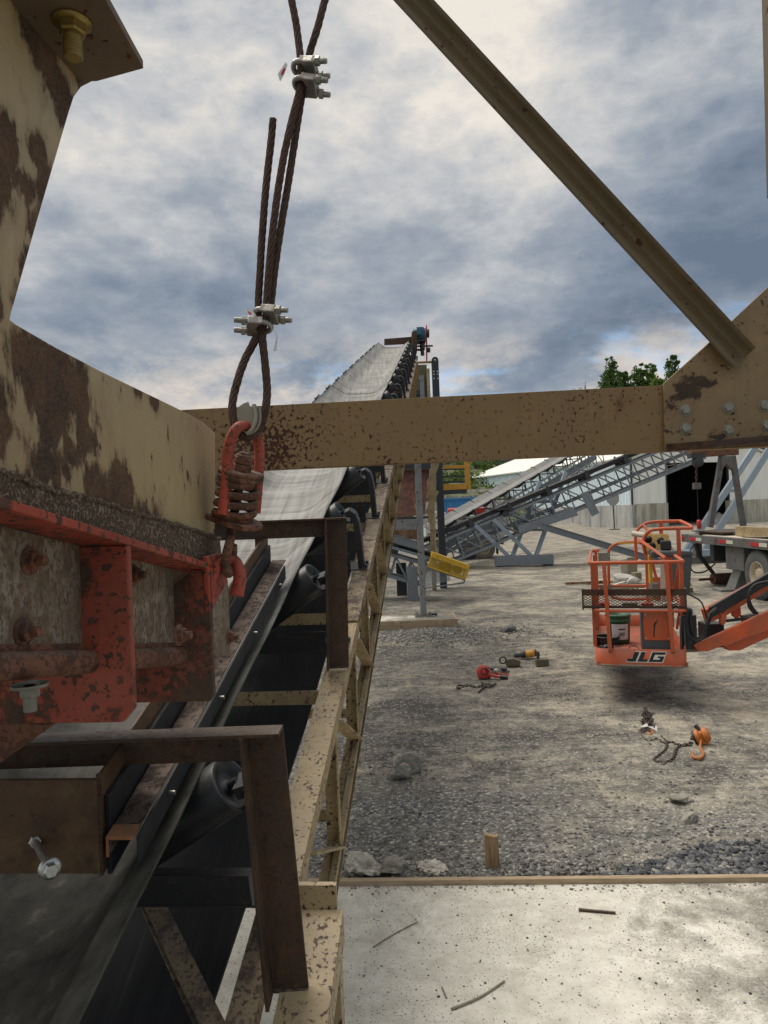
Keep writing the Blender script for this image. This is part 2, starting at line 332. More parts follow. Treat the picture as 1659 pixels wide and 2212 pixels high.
def belt_mat():
    m, n = mat('conveyor_belt_rubber'); co = n.new('ShaderNodeTexCoord').outputs['Object']
    sp = n.new('ShaderNodeSeparateXYZ', {0: co}).outputs
    st = n.noise(n.map(co, scale=(26, .7, 1), loc=(0, 0, 0)), 1.0, 7, .65, .3)
    arc = n.noise(n.map(co, scale=(.8, 7, 1)), 1.0, 6, .65, .8)
    pa = n.noise(co, 2.2, 6, .6)
    t = n.math('ADD', n.math('MULTIPLY', st, .36), n.math('ADD', n.math('MULTIPLY', arc, .44), n.math('MULTIPLY', pa, .20)))
    dust = n.ramp(t, [(.38, (.075, .074, .07)), (.48, (.19, .186, .172)), (.58, (.32, .31, .285))])
    dark = n.ramp(n.noise(co, 14, 6, .65), [(.3, (.022, .022, .02)), (.6, (.05, .048, .042)), (.75, (.1, .095, .08))])
    f = n.ramp(n.math('ADD', sp[1], n.math('MULTIPLY', pa, .2)), [(0, 0), (1, 1)])
    f = n.math('MULTIPLY', n.math('SUBTRACT', n.math('ADD', sp[1], n.math('MULTIPLY', pa, .25)), 2.05), .75, clamp=True)
    lat_ = n.math('SUBTRACT', sp[0], n.math('MULTIPLY', sp[1], .0797))
    eb = n.math('MULTIPLY', n.ramp(n.math('ADD', lat_, n.math('MULTIPLY', n.math('SUBTRACT', pa, .5), .02)), [(0, 0), (1, 1)]), 0.0)
    eb = n.math('MULTIPLY', n.math('SUBTRACT', n.math('ADD', lat_, n.math('MULTIPLY', n.math('SUBTRACT', pa, .5), .03)), -.168), 90.0, clamp=True)
    dark = n.mix(n.math('MULTIPLY', eb, .8), dark, n.ramp(n.noise(co, 10, 6, .6), [(.35, (.06, .058, .048)), (.65, (.13, .125, .105))]))
    c = n.mix(f, dark, dust)
    bp = n.new('ShaderNodeBump', {'Strength': .25, 'Distance': .004, 'Height': n.math('ADD', st, n.noise(co, 90, 3))})
    p = n.new('ShaderNodeBsdfPrincipled', {'Base Color': c, 'Roughness': n.math('SUBTRACT', .85, n.math('MULTIPLY', f, .25)), 'Specular IOR Level': n.math('ADD', .12, n.math('MULTIPLY', f, .25)), 'Normal': bp.outputs[0]})
    n.new('ShaderNodeOutputMaterial', {0: p.outputs[0]}); return m
M['belt'] = belt_mat()
def ret_mat():
    m, n = mat('clean_black_rubber'); co = n.new('ShaderNodeTexCoord').outputs['Object']
    st = n.noise(n.map(co, scale=(30, 1.2, 1)), 1.0, 6, .7)
    c = n.ramp(st, [(.3, (.013, .014, .017)), (.6, (.026, .028, .032)), (.8, (.08, .08, .08))])
    r = n.ramp(n.noise(co, 5, 4), [(.3, .55), (.7, .75)])
    bp = n.new('ShaderNodeBump', {'Strength': .12, 'Distance': .004, 'Height': n.noise(co, 8, 4)})
    p = n.new('ShaderNodeBsdfPrincipled', {'Base Color': c, 'Roughness': r, 'Specular IOR Level': .25, 'Normal': bp.outputs[0]})
    n.new('ShaderNodeOutputMaterial', {0: p.outputs[0]}); return m
M['return'] = ret_mat()
def ground_mat():
    m, n = mat('gravel_yard'); co = n.new('ShaderNodeTexCoord').outputs['Object']
    xs = n.new('ShaderNodeSeparateXYZ', {0: co}).outputs
    big = n.noise(n.map(co, scale=(.4, .9, 1)), 1.0, 8, .62, .3)
    trk = n.noise(n.map(co, scale=(.5, 3.2, 1), rot=(0, 0, .22)), 1.0, 6, .6, .7)
    trk2 = n.noise(n.map(co, scale=(.9, 7, 1), rot=(0, 0, -.3)), 1.0, 5, .6, .5)
    med = n.noise(co, 7, 8, .72); fine = n.noise(co, 75, 5, .75)
    vo = n.new('ShaderNodeTexVoronoi', {'Vector': co, 'Scale': 55.0, 'Randomness': 1.0}); vc = n.new('ShaderNodeSeparateColor', {0: vo.outputs['Color']}).outputs[0]
    # loose gravel near the slab and along the conveyor, compacted fines elsewhere
    gz_ = n.math('ADD', n.math('MULTIPLY', n.math('SUBTRACT', 5.9, xs[1]), .11), n.math('MULTIPLY', n.math('SUBTRACT', .7, xs[0]), .075))
    gm = n.ramp(n.math('ADD', n.math('ADD', n.math('MULTIPLY', big, .9), gz_), n.math('MULTIPLY', med, .25)), [(.50, .06), (.78, 1)])
    xr = n.math('MULTIPLY', n.math('SUBTRACT', xs[0], 1.6), .016)
    b2 = n.noise(n.map(co, scale=(1.1, 1.1, 1), loc=(7, 3, 0)), 1.0, 9, .66, .5)
    trk3 = n.noise(n.map(co, scale=(1.5, 16, 1), rot=(0, 0, .5)), 1.0, 4, .6, 1.2)
    t = n.math('ADD', n.math('ADD', n.math('MULTIPLY', b2, .42), n.math('MULTIPLY', trk, .14)), n.math('ADD', n.math('MULTIPLY', trk3, .12), n.math('MULTIPLY', med, .32)))
    t = n.math('ADD', t, n.math('MINIMUM', xr, .03))
    fines = n.ramp(t, [(.44, (.10, .094, .084)), (.51, (.225, .207, .176)), (.585, (.47, .415, .325))])
    peb = n.ramp(vc, [(0, (.075, .077, .08)), (.5, (.18, .175, .165)), (.85, (.3, .29, .265)), (1, (.5, .48, .44))])
    v3 = n.new('ShaderNodeTexVoronoi', {'Vector': co, 'Scale': 120.0, 'Randomness': 1.0}); vc3 = n.new('ShaderNodeSeparateColor', {0: v3.outputs['Color']}).outputs[0]
    fines = n.mix(.85, fines, n.ramp(vc3, [(0, (.62, .62, .63)), (.5, (.98, .98, .98)), (1, (1.3, 1.3, 1.28))]), 'MULTIPLY')
    fines = n.mix(.8, fines, n.mix(n.ramp(fine, [(.42, 0), (.62, 1)]), (.66, .66, .66), (1.25, 1.24, 1.2)), 'MULTIPLY')
    fines = n.mix(n.math('MULTIPLY', n.ramp(vc, [(.84, 0), (.87, 1)]), .55), fines, peb)
    base = n.mix(n.math('MULTIPLY', gm, .85), fines, peb)
    h = n.math('ADD', n.math('MULTIPLY', n.math('MULTIPLY', vo.outputs['Distance'], -1.0), n.math('ADD', .15, gm)), n.math('ADD', n.math('MULTIPLY', fine, .7), n.math('ADD', n.math('MULTIPLY', med, 2.2), n.math('MULTIPLY', trk3, 1.6))))
    bp = n.new('ShaderNodeBump', {'Strength': .6, 'Distance': .012, 'Height': h})
    p = n.new('ShaderNodeBsdfPrincipled', {'Base Color': base, 'Roughness': .95, 'Specular IOR Level': .15, 'Normal': bp.outputs[0]})
    n.new('ShaderNodeOutputMaterial', {0: p.outputs[0]}); return m
M['ground'] = ground_mat()
def slab_mat():
    m, n = mat('slab_concrete'); co = n.new('ShaderNodeTexCoord').outputs['Object']
    a = n.noise(co, 2.0, 7, .65, .3); f = n.noise(co, 55, 6, .72)
    base = n.ramp(n.noise(co, 9, 6, .7), [(.3, (.56, .53, .45)), (.7, (.8, .765, .67))])
    sx = n.new('ShaderNodeSeparateXYZ', {0: co}).outputs
    gx = n.math('MULTIPLY', n.math('SUBTRACT', sx[0], 1.2), .085); gy = n.math('MULTIPLY', n.math('SUBTRACT', 3.4, sx[1]), .05)
    dirt = n.math('ADD', n.math('ADD', n.math('MULTIPLY', a, .60), n.math('ADD', n.math('MULTIPLY', f, .24), n.math('MULTIPLY', n.noise(co, 7, 8, .8), .18))), n.math('ADD', gx, gy))
    dm = n.ramp(dirt, [(.52, 0), (.60, .9)])
    vo = n.new('ShaderNodeTexVoronoi', {'Vector': co, 'Scale': 48.0, 'Randomness': 1.0})
    vcol = n.new('ShaderNodeSeparateColor', {0: vo.outputs['Color']}).outputs
    speck = n.math('MULTIPLY', n.ramp(vcol[0], [(.62, 0), (.64, 1)]), n.ramp(n.math('SUBTRACT', vo.outputs['Distance'], n.math('MULTIPLY', vcol[1], .22)), [(.02, 1), (.06, 0)]))
    clm = n.ramp(n.noise(co, 1.6, 5, .6), [(.4, 0), (.62, 1)])
    sk1 = n.ramp(n.math('ADD', n.noise(co, 95, 3, .6), n.math('MULTIPLY', clm, .05)), [(.655, 0), (.67, 1)])
    st1 = n.ramp(n.noise(co, 3.5, 8, .72, .5), [(.52, 0), (.68, .6)])
    base = n.mix(st1, base, (.4, .355, .285)); base = n.mix(n.math('MULTIPLY', sk1, .85), base, (.13, .12, .1))
    c = n.mix(n.math('MULTIPLY', dm, .85), base, n.ramp(f, [(.42, (.08, .075, .066)), (.52, (.17, .155, .135)), (.62, (.42, .39, .33))]))
    c = n.mix(n.math('MULTIPLY', speck, .8), c, (.1, .1, .1))
    pit = n.ramp(f, [(.3, .0), (.36, 1)]); c = n.mix(pit, (.36, .34, .3), c)
    h = n.math('ADD', n.noise(co, 24, 6, .7), n.math('MULTIPLY', dm, .5))
    bp = n.new('ShaderNodeBump', {'Strength': .6, 'Distance': .008, 'Height': h})
    p = n.new('ShaderNodeBsdfPrincipled', {'Base Color': c, 'Roughness': 1.0, 'Specular IOR Level': .1, 'Normal': bp.outputs[0]})
    n.new('ShaderNodeOutputMaterial', {0: p.outputs[0]}); return m
M['slab'] = slab_mat()
def stone(name, c0, c1, sc_=3):
    m, n = mat(name); co = n.new('ShaderNodeTexCoord').outputs['Object']
    oi = n.new('ShaderNodeNewGeometry').outputs['Random Per Island']
    a = n.noise(co, sc_, 7, .7, .4)
    c = n.mix(n.ramp(a, [(.35, 0), (.65, 1)]), c0, c1)
    c = n.mix(1.0, c, n.ramp(oi, [(0, (.5, .5, .52)), (.7, (1, 1, 1)), (1, (1.7, 1.65, 1.55))]), 'MULTIPLY')
    bp = n.new('ShaderNodeBump', {'Strength': .6, 'Distance': .01, 'Height': n.noise(co, sc_*5, 6, .7)})
    p = n.new('ShaderNodeBsdfPrincipled', {'Base Color': c, 'Roughness': .95, 'Specular IOR Level': .1, 'Normal': bp.outputs[0]})
    n.new('ShaderNodeOutputMaterial', {0: p.outputs[0]}); return m
M['stone'] = stone('grey_stone', (.13, .125, .115), (.33, .31, .27), 12); M['stonedark'] = stone('dark_crushed_stone', (.07, .075, .085), (.19, .19, .19), 9)
M['peb'] = stone('loose_pebbles', (.15, .148, .142), (.34, .325, .29), 9)
M['lump'] = stone('spilled_concrete', (.2, .19, .17), (.5, .48, .43), 22)
M['cliff'] = stone('quarry_rock', (.12, .12, .115), (.33, .32, .29), .35)
def leafm(name, c0, c1):
    m, n = mat(name); oi = n.new('ShaderNodeNewGeometry').outputs['Random Per Island']
    co = n.new('ShaderNodeTexCoord').outputs['Object']
    c = n.mix(oi, c0, c1); c = n.mix(n.ramp(n.noise(co, .5, 3), [(.4, 0), (.65, .6)]), c, tuple(x*1.8 for x in c1))
    p = n.new('ShaderNodeBsdfPrincipled', {'Base Color': c, 'Roughness': .6, 'Specular IOR Level': .2})
    tr = n.new('ShaderNodeBsdfTranslucent', {'Color': c}); mx_ = n.new('ShaderNodeMixShader', {0: .3, 1: p.outputs[0], 2: tr.outputs[0]})
    n.new('ShaderNodeOutputMaterial', {0: mx_.outputs[0]}); return m
M['leaf'] = leafm('foliage', (.04, .08, .022), (.09, .15, .04)); M['leaf2'] = leafm('foliage_light', (.07, .13, .03), (.15, .22, .05))
def siding(name, base):
    m, n = mat(name); co = n.new('ShaderNodeTexCoord').outputs['Object']
    st = n.noise(n.map(co, scale=(3, 3, .3)), 1.0, 5, .6)
    c = n.mix(n.ramp(st, [(.35, 0), (.7, 1)]), tuple(x*.86 for x in base), base)
    p = n.new('ShaderNodeBsdfPrincipled', {'Base Color': c, 'Roughness': .5}); n.new('ShaderNodeOutputMaterial', {0: p.outputs[0]}); return m
M['sidblue'] = siding('pale_blue_siding', (.78, .9, .95)); M['sidcream'] = siding('cream_siding', (.93, .92, .86))
def concm(name, base, vertical=True):
    m, n = mat(name); co = n.new('ShaderNodeTexCoord').outputs['Object']
    st = n.noise(n.map(co, scale=(2.2, 2.2, .25)), 1.0, 7, .7); f = n.noise(co, 3, 6, .7)
    c = n.mix(n.ramp(st, [(.38, 1), (.58, 0)]), base, tuple(x*.5 for x in base)); c = n.mix(n.math('MULTIPLY', n.ramp(f, [(.45, 0), (.7, 1)]), .4), c, tuple(x*.7 for x in base))
    p = n.new('ShaderNodeBsdfPrincipled', {'Base Color': c, 'Roughness': .9}); n.new('ShaderNodeOutputMaterial', {0: p.outputs[0]}); return m
M['conc'] = concm('stained_concrete', (.58, .54, .43))
M['concgrey'] = concm('grey_concrete', (.52, .52, .5))
M['sand'] = plain('sand', (.3, .27, .22), .95, vs=2)
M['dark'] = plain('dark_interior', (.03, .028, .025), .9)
M['hill'] = leafm('hill_shrub', (.04, .075, .02), (.09, .14, .035))
# ------------------------------------------------------------------ ground
def rockverts(r, seed, sq=(1, 1, .7), sub=1):
    import bmesh
    rg = random.Random(seed); bm = bmesh.new(); bmesh.ops.create_icosphere(bm, subdivisions=sub, radius=1)
    pl = [(Vector((rg.gauss(0, 1), rg.gauss(0, 1), rg.gauss(0, 1))).normalized(), rg.uniform(.5, .85)) for _ in range(9)]
    vs = []
    for v in bm.verts:
        p = v.co.copy()
        for nn, dd in pl:
            e = p.dot(nn)
            if e > dd: p -= nn*(e-dd)
        p *= rg.uniform(.93, 1.07); vs.append((p.x*r*sq[0], p.y*r*sq[1], p.z*r*sq[2]))
    fs = [tuple(v.index for v in f.verts) for f in bm.faces]; bm.free(); return vs, fs
def gh(x, y):
    return .018*math.sin(x*1.3+y*.7)*math.cos(y*.9-x*.35)+.012*math.sin(x*3.1+1.2*math.sin(y*2.3))+.10*math.exp(-((x-.9)**2/2.0+(y-12.2)**2/.55))+.06*math.exp(-((x-2.3)**2/.7+(y-4.6)**2/.1))
gx = sorted(set([-400, -200, -100, -60, -35, -20, -12, -8] + [round(-6+i*.16, 3) for i in range(120)] + [14, 16, 19, 23, 28, 36, 50, 70, 100, 200, 400]))
gy = sorted(set([-60, -20, -6, -2] + [round(i*.12, 3) for i in range(0, 160)] + [20, 21, 22, 24, 26, 28, 31, 35, 40, 46, 54, 64, 80, 100, 140, 220, 400, 900]))
vs = [(x, y, gh(x, y) if (y > 4.2 and y < 40) else 0.0) for y in gy for x in gx]; nx = len(gx)
mb = MB(); mb.add(vs, [(j*nx+i, j*nx+i+1, (j+1)*nx+i+1, (j+1)*nx+i) for j in range(len(gy)-1) for i in range(nx-1)], True)
tag(mb.build('ground', M['ground']), None, None, kind='structure')
SLAB = .075
YB0, YB1 = 4.07, 3.93     # board ends
def yb(x): return YB0+(YB1-YB0)*(x+.3)/2.5
mb = MB(); mb.poly([(-2.6, 1.0, SLAB), (5, 1.0, SLAB), (5, yb(5)-.02, SLAB), (-2.6, yb(-2.6)-.02, SLAB)], (0, 0, -.2))
tag(mb.build('slab', M['slab']), None, None, kind='structure')
o = MB().bar((-2.6, yb(-2.6), .035), (5, yb(5), .035), .036, .14).build('form_board', M['wood'], bevel=.003)
tag(o, 'long lumber form board edging the pale slab', 'form board')
p = G(1068, 1886, .0); s_ = .0
o = MB().poly([(p.x-.045, p.y+.03, -.05), (p.x+.042, p.y+.03, -.05), (p.x+.035, p.y+.025, .212), (p.x+.02, p.y+.025, .205), (p.x-.045, p.y+.025, .219)], (0, .038, 0)).build('wooden_stake', M['woodv'], bevel=.003)
tag(fixn(o), 'upright wooden stake with knot hole behind the form board', 'stake')
# pebbles (uncountable)
def scatter(name, m, n, area, smin, smax, pw, seed, label, zf=None):
    rg = np.random.RandomState(seed); base = []
    for k in range(6): base.append(rockverts(1, 100+k+seed, (1, .85, .6), 1))
    V, F = [], []; off = 0
    for i in range(n):
        x, y = area(rg)
        s = smin+(smax-smin)*rg.rand()**pw
        bv, bf = base[i % 6]; a = rg.rand()*6.28; c_, s2 = math.cos(a), math.sin(a)
        B = np.array(bv)*s; q = np.stack([B[:, 0]*c_-B[:, 1]*s2, B[:, 0]*s2+B[:, 1]*c_, B[:, 2]], 1)
        z = (zf or gh)(x, y); q += (x, y, z+s*.18); V.append(q); F.append(np.array(bf)+off); off += len(bv)
    V = np.concatenate(V); F = np.concatenate(F)
    me = bpy.data.meshes.new(name); me.from_pydata(V.tolist(), [], F.tolist()); me.materials.append(m)
    o = bpy.data.objects.new(name, me); sc.collection.objects.link(o); tag(o, label, None, kind='stuff'); return o
def a_near(rg):
    while 1:
        y = 4.2+8.5*rg.rand()**2.0; x = y*(-.14+.72*rg.rand())-.1
        if rg.rand() < max(.16, 1.1-.30*(y-4.2)-.18*max(0, x-.4)+(.5 if x < .4 else 0)): return x, y
scatter('loose_gravel', M['peb'], 9000, a_near, .004, .024, 4, 1, 'loose grey gravel strewn over the yard')
def a_pile(rg):
    while 1:
        x = 1.05+2.2*rg.rand(); y = yb(x)+.03+.5*rg.rand()**1.3
        if (y-yb(x)) < .5*math.exp(-((x-2.1)/.8)**2)+.06*rg.rand(): return x, y
scatter('crushed_stone', M['stonedark'], 2600, a_pile, .010, .034, 1.6, 2, 'dark crushed stone heaped along the form board')
def a_pad(rg):
    x = rg.normal(.75, .85); y = rg.normal(12.3, .42); return (x, min(y, 13.15) if x < 1.3 else y)
scatter('pad_gravel', M['peb'], 4500, a_pad, .010, .034, 2, 3, 'grey gravel bank in front of the concrete pad')
def a_slab(rg):
    x = -.5+3.2*rg.rand(); y = 1.7+2.2*rg.rand(); return x, y
scatter('slab_grit', M['stonedark'], 1500, a_slab, .002, .010, 4, 4, 'dark grit scattered on the pale slab', lambda x, y: SLAB)
def a_crumb(rg):
    x = -.3+3.2*rg.rand(); return x, yb(x)-.03-.10*rg.rand()**2
scatter('concrete_crumbs', M['lump'], 420, a_crumb, .003, .013, 3, 6, 'pale concrete crumbs along the form board', lambda x, y: SLAB)
def rock(px, py, wpx, hpx, label, m='stone', name='rock', seed=1, h=0):
    p = G(px, py, h); k = p.y/FPX; r = wpx*k/2
    vs, fs = rockverts(r*1.12, seed, (1, .85, hpx/wpx*1.0), 4 if m == 'lump' else 3)
    am = .35 if m == 'lump' else .07
    vs = [tuple(Vector(v)*(1+am*mn.noise(Vector(v)*(4 if m == 'lump' else 7)/r)+am*.5*mn.noise(Vector(v)*11/r))) for v in vs]
    o = MB().add([(x+p.x, y+p.y+r*.4, z+p.z+hpx*k*.42) for x, y, z in vs], fs).build(name, M[m], loc=(p.x, p.y+r*.4, p.z))
    return tag(o, label, name)
rock(882, 1672, 58, 50, 'large dark jagged rock behind a paler one beside the truss', seed=3)
rock(866, 1687, 44, 38, 'pale angular rock leaning on the large dark rock', seed=4)
rock(1103, 1374, 42, 26, 'black angular rock at the edge of the pad gravel', 'stonedark', seed=6)
rock(1083, 1381, 24, 12, 'small tan rock beside the black one near the pad', seed=7)
rock(1470, 1735, 40, 20, 'flat grey rock above the rounded grey boulder', seed=8)
rock(1491, 1790, 42, 34, 'rounded grey boulder with pale veins near the crushed stone', seed=9)
rock(1589, 1778, 22, 14, 'small dark rock right of the rounded boulder', 'stonedark', seed=10)
rock(1276, 1596, 16, 10, 'small pale stone alone in the middle of the yard', 'lump', seed=11)
rock(780, 1896, 84, 44, 'crumbly lump of spilled concrete beside the truss foot', 'lump', 'concrete_lump', seed=12)
rock(848, 1890, 66, 30, 'low dark stone half buried behind the form board', seed=13)
rock(935, 1888, 60, 18, 'pale low heap of spilled concrete left of the stake', 'lump', 'concrete_lump', seed=14)
def twig(pts, r, label, m='woodold', h=SLAB, name='twig'):
    P = [G(a, b_, h)+Vector((0, 0, r)) for a, b_ in pts]
    return tag(MB().tube(smoothpath(P, 4), [r*(1-.4*i/(len(P)*4)) for i in range((len(P)-1)*4+1)], 6).build(name, M[m], loc=P[0]), label, name)
twig([(806, 2048), (850, 2020), (902, 1993)], .004, 'thin pale twig on the slab nearest the truss')
twig([(975, 2183), (1035, 2158), (1090, 2122)], .006, 'longest twig lying on the slab near the bottom')
twig([(1250, 1968), (1295, 1972), (1330, 1975)], .008, 'short dark stick on the slab below the stake', 'brown')
twig([(955, 2135), (965, 2158)], .004, 'tiny bent twig left of the longest twig')
twig([(1590, 1830), (1625, 1850), (1659, 1872)], .006, 'white strip lying across the crushed stone', 'woodpale', .02, 'white_strip')
twig([(1036, 1317), (1070, 1319), (1095, 1322), (1118, 1324)], .012, 'pale strap lying on the yard right of the pad', 'woodpale', .01, 'strap')
p = G(1640, 1815, .02)
tag(MB().poly([G(1617, 1808, .03), G(1640, 1802, .03), G(1675, 1806, .03), G(1690, 1830, .03), G(1655, 1822, .03)], (0, 0, -.015)).build('plywood_scrap', M['woodpale'], loc=p), 'torn plywood scrap at the right edge of the yard', 'plywood scrap')
# ------------------------------------------------------------------ main conveyor
S_ = .306; AX = .0797; OX = -.60; OZ = CH-1.325
dl = math.sqrt(1+AX*AX+S_*S_); Dv = Vector((AX, 1, S_))/dl; Rv = Vector((1, -AX, 0)).normalized(); Uv = Rv.cross(Dv).normalized()
def CV(l, t, u): return Vector((OX+AX*t, t, OZ+S_*t))+Rv*l+Uv*u       # t = depth, u normal to belt
def CW(l, t, w_): return Vector((OX+AX*t, t, OZ+S_*t+w_))+Rv*l          # w = vertical offset
T0, T1 = .75, 19.3; LC = -.5
conv = thing('belt_conveyor', 'long inclined belt conveyor with tan lattice truss climbing away to a high head', 'conveyor', (OX, 0, 0))
# belt trough profile
a35 = R(35); tl = .34
prof = [(-.045-.04, .064-.03+.012)]
wing_in = (-math.cos(a35)*tl, -math.sin(a35)*tl)
ec = (-.819*.045-.045, -.574*.045+.064)
ic = (wing_in[0]-.02, wing_in[1]+.085)
def belt_prof():
    P = [(ec[0], ec[1]), (ec[0]-.05, ec[1]-.034), (ec[0]-.12, ec[1]-.082), (ic[0]+.06, ic[1]+.035), (ic[0], ic[1]+.006), (ic[0]-.06, ic[1]-.002), (LC, ic[1]-.004)]
    return P+[(2*LC-x, y) for x, y in P[-2::-1]]
bp_ = belt_prof(); ts = [T0+i*.25 for i in range(int((T1-T0)/.25)+1)]
mb = MB(); nb = len(bp_)
vs = [CV(l, t, u+.016-.012*math.sin((t-3.36)*math.pi)**2) for t in ts for l, u in bp_]+[CV(l, t, u+.004-.012*math.sin((t-3.36)*math.pi)**2) for t in ts for l, u in bp_]; NV = len(ts)*nb
fs = [(j*nb+i, j*nb+i+1, (j+1)*nb+i+1, (j+1)*nb+i) for j in range(len(ts)-1) for i in range(nb-1)]
fs += [tuple(NV+k for k in f[::-1]) for f in fs]
for j in range(len(ts)-1):
    for i in (0, nb-1): fs.append((j*nb+i, (j+1)*nb+i, NV+(j+1)*nb+i, NV+j*nb+i))
mb.add(vs, fs, True); mb.build('belt', M['belt'], conv)
mb = MB(); E_ = [(T0, -.15), (1.9, -.10), (3.3, -.065), (T1, -.065)]; nE = len(E_)
top_ = [CW(-.94, t, -.66) for t, h in E_]+[CW(h, t, -.66) for t, h in E_]; bot_ = [v-Vector((0, 0, .012)) for v in top_]
mb.add(top_+bot_, [(i, nE+i, nE+i+1, i+1) for i in range(nE-1)]+[(2*nE+i+1, 3*nE+i+1, 3*nE+i, 2*nE+i) for i in range(nE-1)]+[(nE+i, 3*nE+i, 3*nE+i+1, nE+i+1) for i in range(nE-1)]+[(2*nE+i, i, i+1, 2*nE+i+1) for i in range(nE-1)]+[(0, 2*nE, 3*nE, nE)])
mb.build('return_belt', M['return'], conv)
mb = MB(); ok_ = []
for i in range(len(bp_)-1):
    (l0, u0), (l1, u1) = bp_[i], bp_[i+1]; m_ = max(1, int(math.hypot(l1-l0, u1-u0)/.028))
    for k in range(m_):
        f = (k+.5)/m_; l, u = l0+(l1-l0)*f, u0+(u1-u0)*f; p = CV(l, 10.3, u+.02-.012*math.sin((10.3-3.36)*math.pi)**2); mb.bar(p-Dv*.03, p+Dv*.03, .012, .008, Uv)
mb.build('belt_splice', M['charcoal'], conv)
CT = -.376  # vertical offset of chord tops
def chord(l0, l1, w0, w1, a_, b_, name, m, th=None):
    mb = MB()
    if th:   # channel: top, bottom flange and outer web
        for (p0, p1, q0, q1) in ((l0, l1, w1-.008, w1), (l0, l1, w0, w0+.008), (l0, l0+.008, w0+.008, w1-.008)):
            mb.add([CW(p0,a_,q0),CW(p1,a_,q0),CW(p1,b_,q0),CW(p0,b_,q0),CW(p0,a_,q1),CW(p1,a_,q1),CW(p1,b_,q1),CW(p0,b_,q1)],
                   [(3,2,1,0),(4,5,6,7),(0,1,5,4),(1,2,6,5),(2,3,7,6),(3,0,4,7)])
    else:
        mb.add([CW(l0,a_,w0),CW(l1,a_,w0),CW(l1,b_,w0),CW(l0,b_,w0),CW(l0,a_,w1),CW(l1,a_,w1),CW(l1,b_,w1),CW(l0,b_,w1)],
               [(3,2,1,0),(4,5,6,7),(0,1,5,4),(1,2,6,5),(2,3,7,6),(3,0,4,7)])
    return mb.build(name, m, conv)
chord(.045, .145, CT-.075, CT, 2.02, 3.75, 'top_chord', M['tan_light']); chord(.045, .145, CT-.075, CT, 3.752, T1, 'top_chord', M['tan_heavy'])
chord(.04, .15, CT+.002, CT+.012, 3.70, 3.86, 'splice_plate', M['tan_heavy'])
chord(-1.145, -1.045, CT-.075, CT, .8, T1, 'top_chord', M['tan_light'], 1)
chord(.075, .145, -.985, -.93, 2.1, T1, 'bottom_chord', M['tan_light'])
chord(.12, .145, -.99, -.90, 2.1, T1, 'bottom_chord', M['tan_light'])
chord(-1.145, -1.075, -.985, -.93, .8, T1, 'bottom_chord', M['tan_light'])
chord(.16, .288, CT-.09, CT, 1.0, 1.985, 'near_chord', M['tan_light'])
chord(.14, .27, CT-.02, CT+.065, 1.987, 2.0, 'end_plate', M['tan_light'])
chord(.012, .085, CT-.16, CT-.10, 1.0, 2.12, 'inner_rail', M['tan_heavy'])
bay = .70; tb = [2.25+bay*i for i in range(25)]
for side, l_ in ((1, .118), (-1, -1.118)):
    for i, t in enumerate(tb):
        if t > T1-.3: break
        mb = MB(); mb.ell(CW(l_+.02*side, t, -.94), CW(l_+.02*side, t, CT-.07), .06, -.065, .006, (0, 1, 0)); mb.build('upright', M['tan_light'], conv)
        mb = MB(); mb.bar(CW(l_+.012*side, t+.03, CT-.08), CW(l_+.012*side, t+bay-.03, -.935), .008, .065, (1, 0, 0)); mb.build('brace', M['tan_light'], conv)
for i in range(24):
    t = 3.09+.75*i
    if t > T1-.2: break
    mb = MB(); mb.ell(CW(.045, t, CT-.07), CW(-1.045, t, CT-.07), .05, .06, .006, (0, 0, 1)); mb.build('crossbar', M['tan_light'], conv)
    mb = MB(); mb.ell(CW(.08, t, -.955), CW(-1.08, t, -.955), .05, .05, .006); mb.build('bottom_crossbar', M['tan_light'], conv)
MB().bar(CW(-.42, 2.27, CT-.13), CW(.12, 1.62, CT-.13), .012, .055, (0, 1, .3)).build('sway_brace', M['tan_heavy'], conv)
mb = MB(); mb.bar(CW(-.42, 2.262, CT-.16), CW(.12, 1.612, CT-.16), .05, .006, (0, 0, 1)); mb.build('sway_brace', M['tan_heavy'], conv)
MB().bx(OX+AX*1.9+.20, OX+AX*1.9+.288, 1.86, 1.95, 0.0, OZ+S_*1.86+CT-.09).build('support_leg', M['tan_light'], conv, bevel=.003)
# idlers
t_id = 1.95
def P_(l, u, dt=0): return CV(l, t_id, u)+Dv*dt
wi = (-math.cos(a35)*tl, -math.sin(a35)*tl)
mb = MB(); arm = [(.012, .0), (.045, .012), (.075, -.012), (.09, -.06), (.098, -.14), (.103, -.352)]
for ss, lx in ((1, 0), (-1, 2*LC)):
    if ss < 0: arm = [(.008, -.03), (.03, -.035), (.05, -.06), (.07, -.1), (.09, -.17), (.103, -.352)]
    for k in range(len(arm)-1):
        a0, a1 = arm[k], arm[k+1]
        A = [P_(lx+ss*a0[0], a0[1], -.036), P_(lx+ss*a1[0], a1[1], -.036), P_(lx+ss*a1[0], a1[1], .036), P_(lx+ss*a0[0], a0[1], .036)]
        nrm = (A[1]-A[0]).cross(Dv).normalized()*(.008*ss); mb.add(A+[x+nrm for x in A], [(0,1,2,3),(7,6,5,4),(0,4,5,1),(1,5,6,2),(2,6,7,3),(3,7,4,0)])
        for e in (-.036, .028):   # flanges
            in_ = -nrm.normalized()*.03
            B = [P_(lx+ss*a0[0], a0[1], e), P_(lx+ss*a1[0], a1[1], e)]; B += [B[1]+in_, B[0]+in_]
            mb.add(B+[x+Dv*.006 for x in B], [(0,1,2,3),(7,6,5,4),(0,4,5,1),(1,5,6,2),(2,6,7,3),(3,7,4,0)])
mb.bar(P_(.13, -.356), P_(2*LC-.13, -.356), .14, .008, Uv)      # base plate channel
mb.bar(P_(.03, -.30, -.066), P_(2*LC-.03, -.30, -.066), .006, .10, Uv)
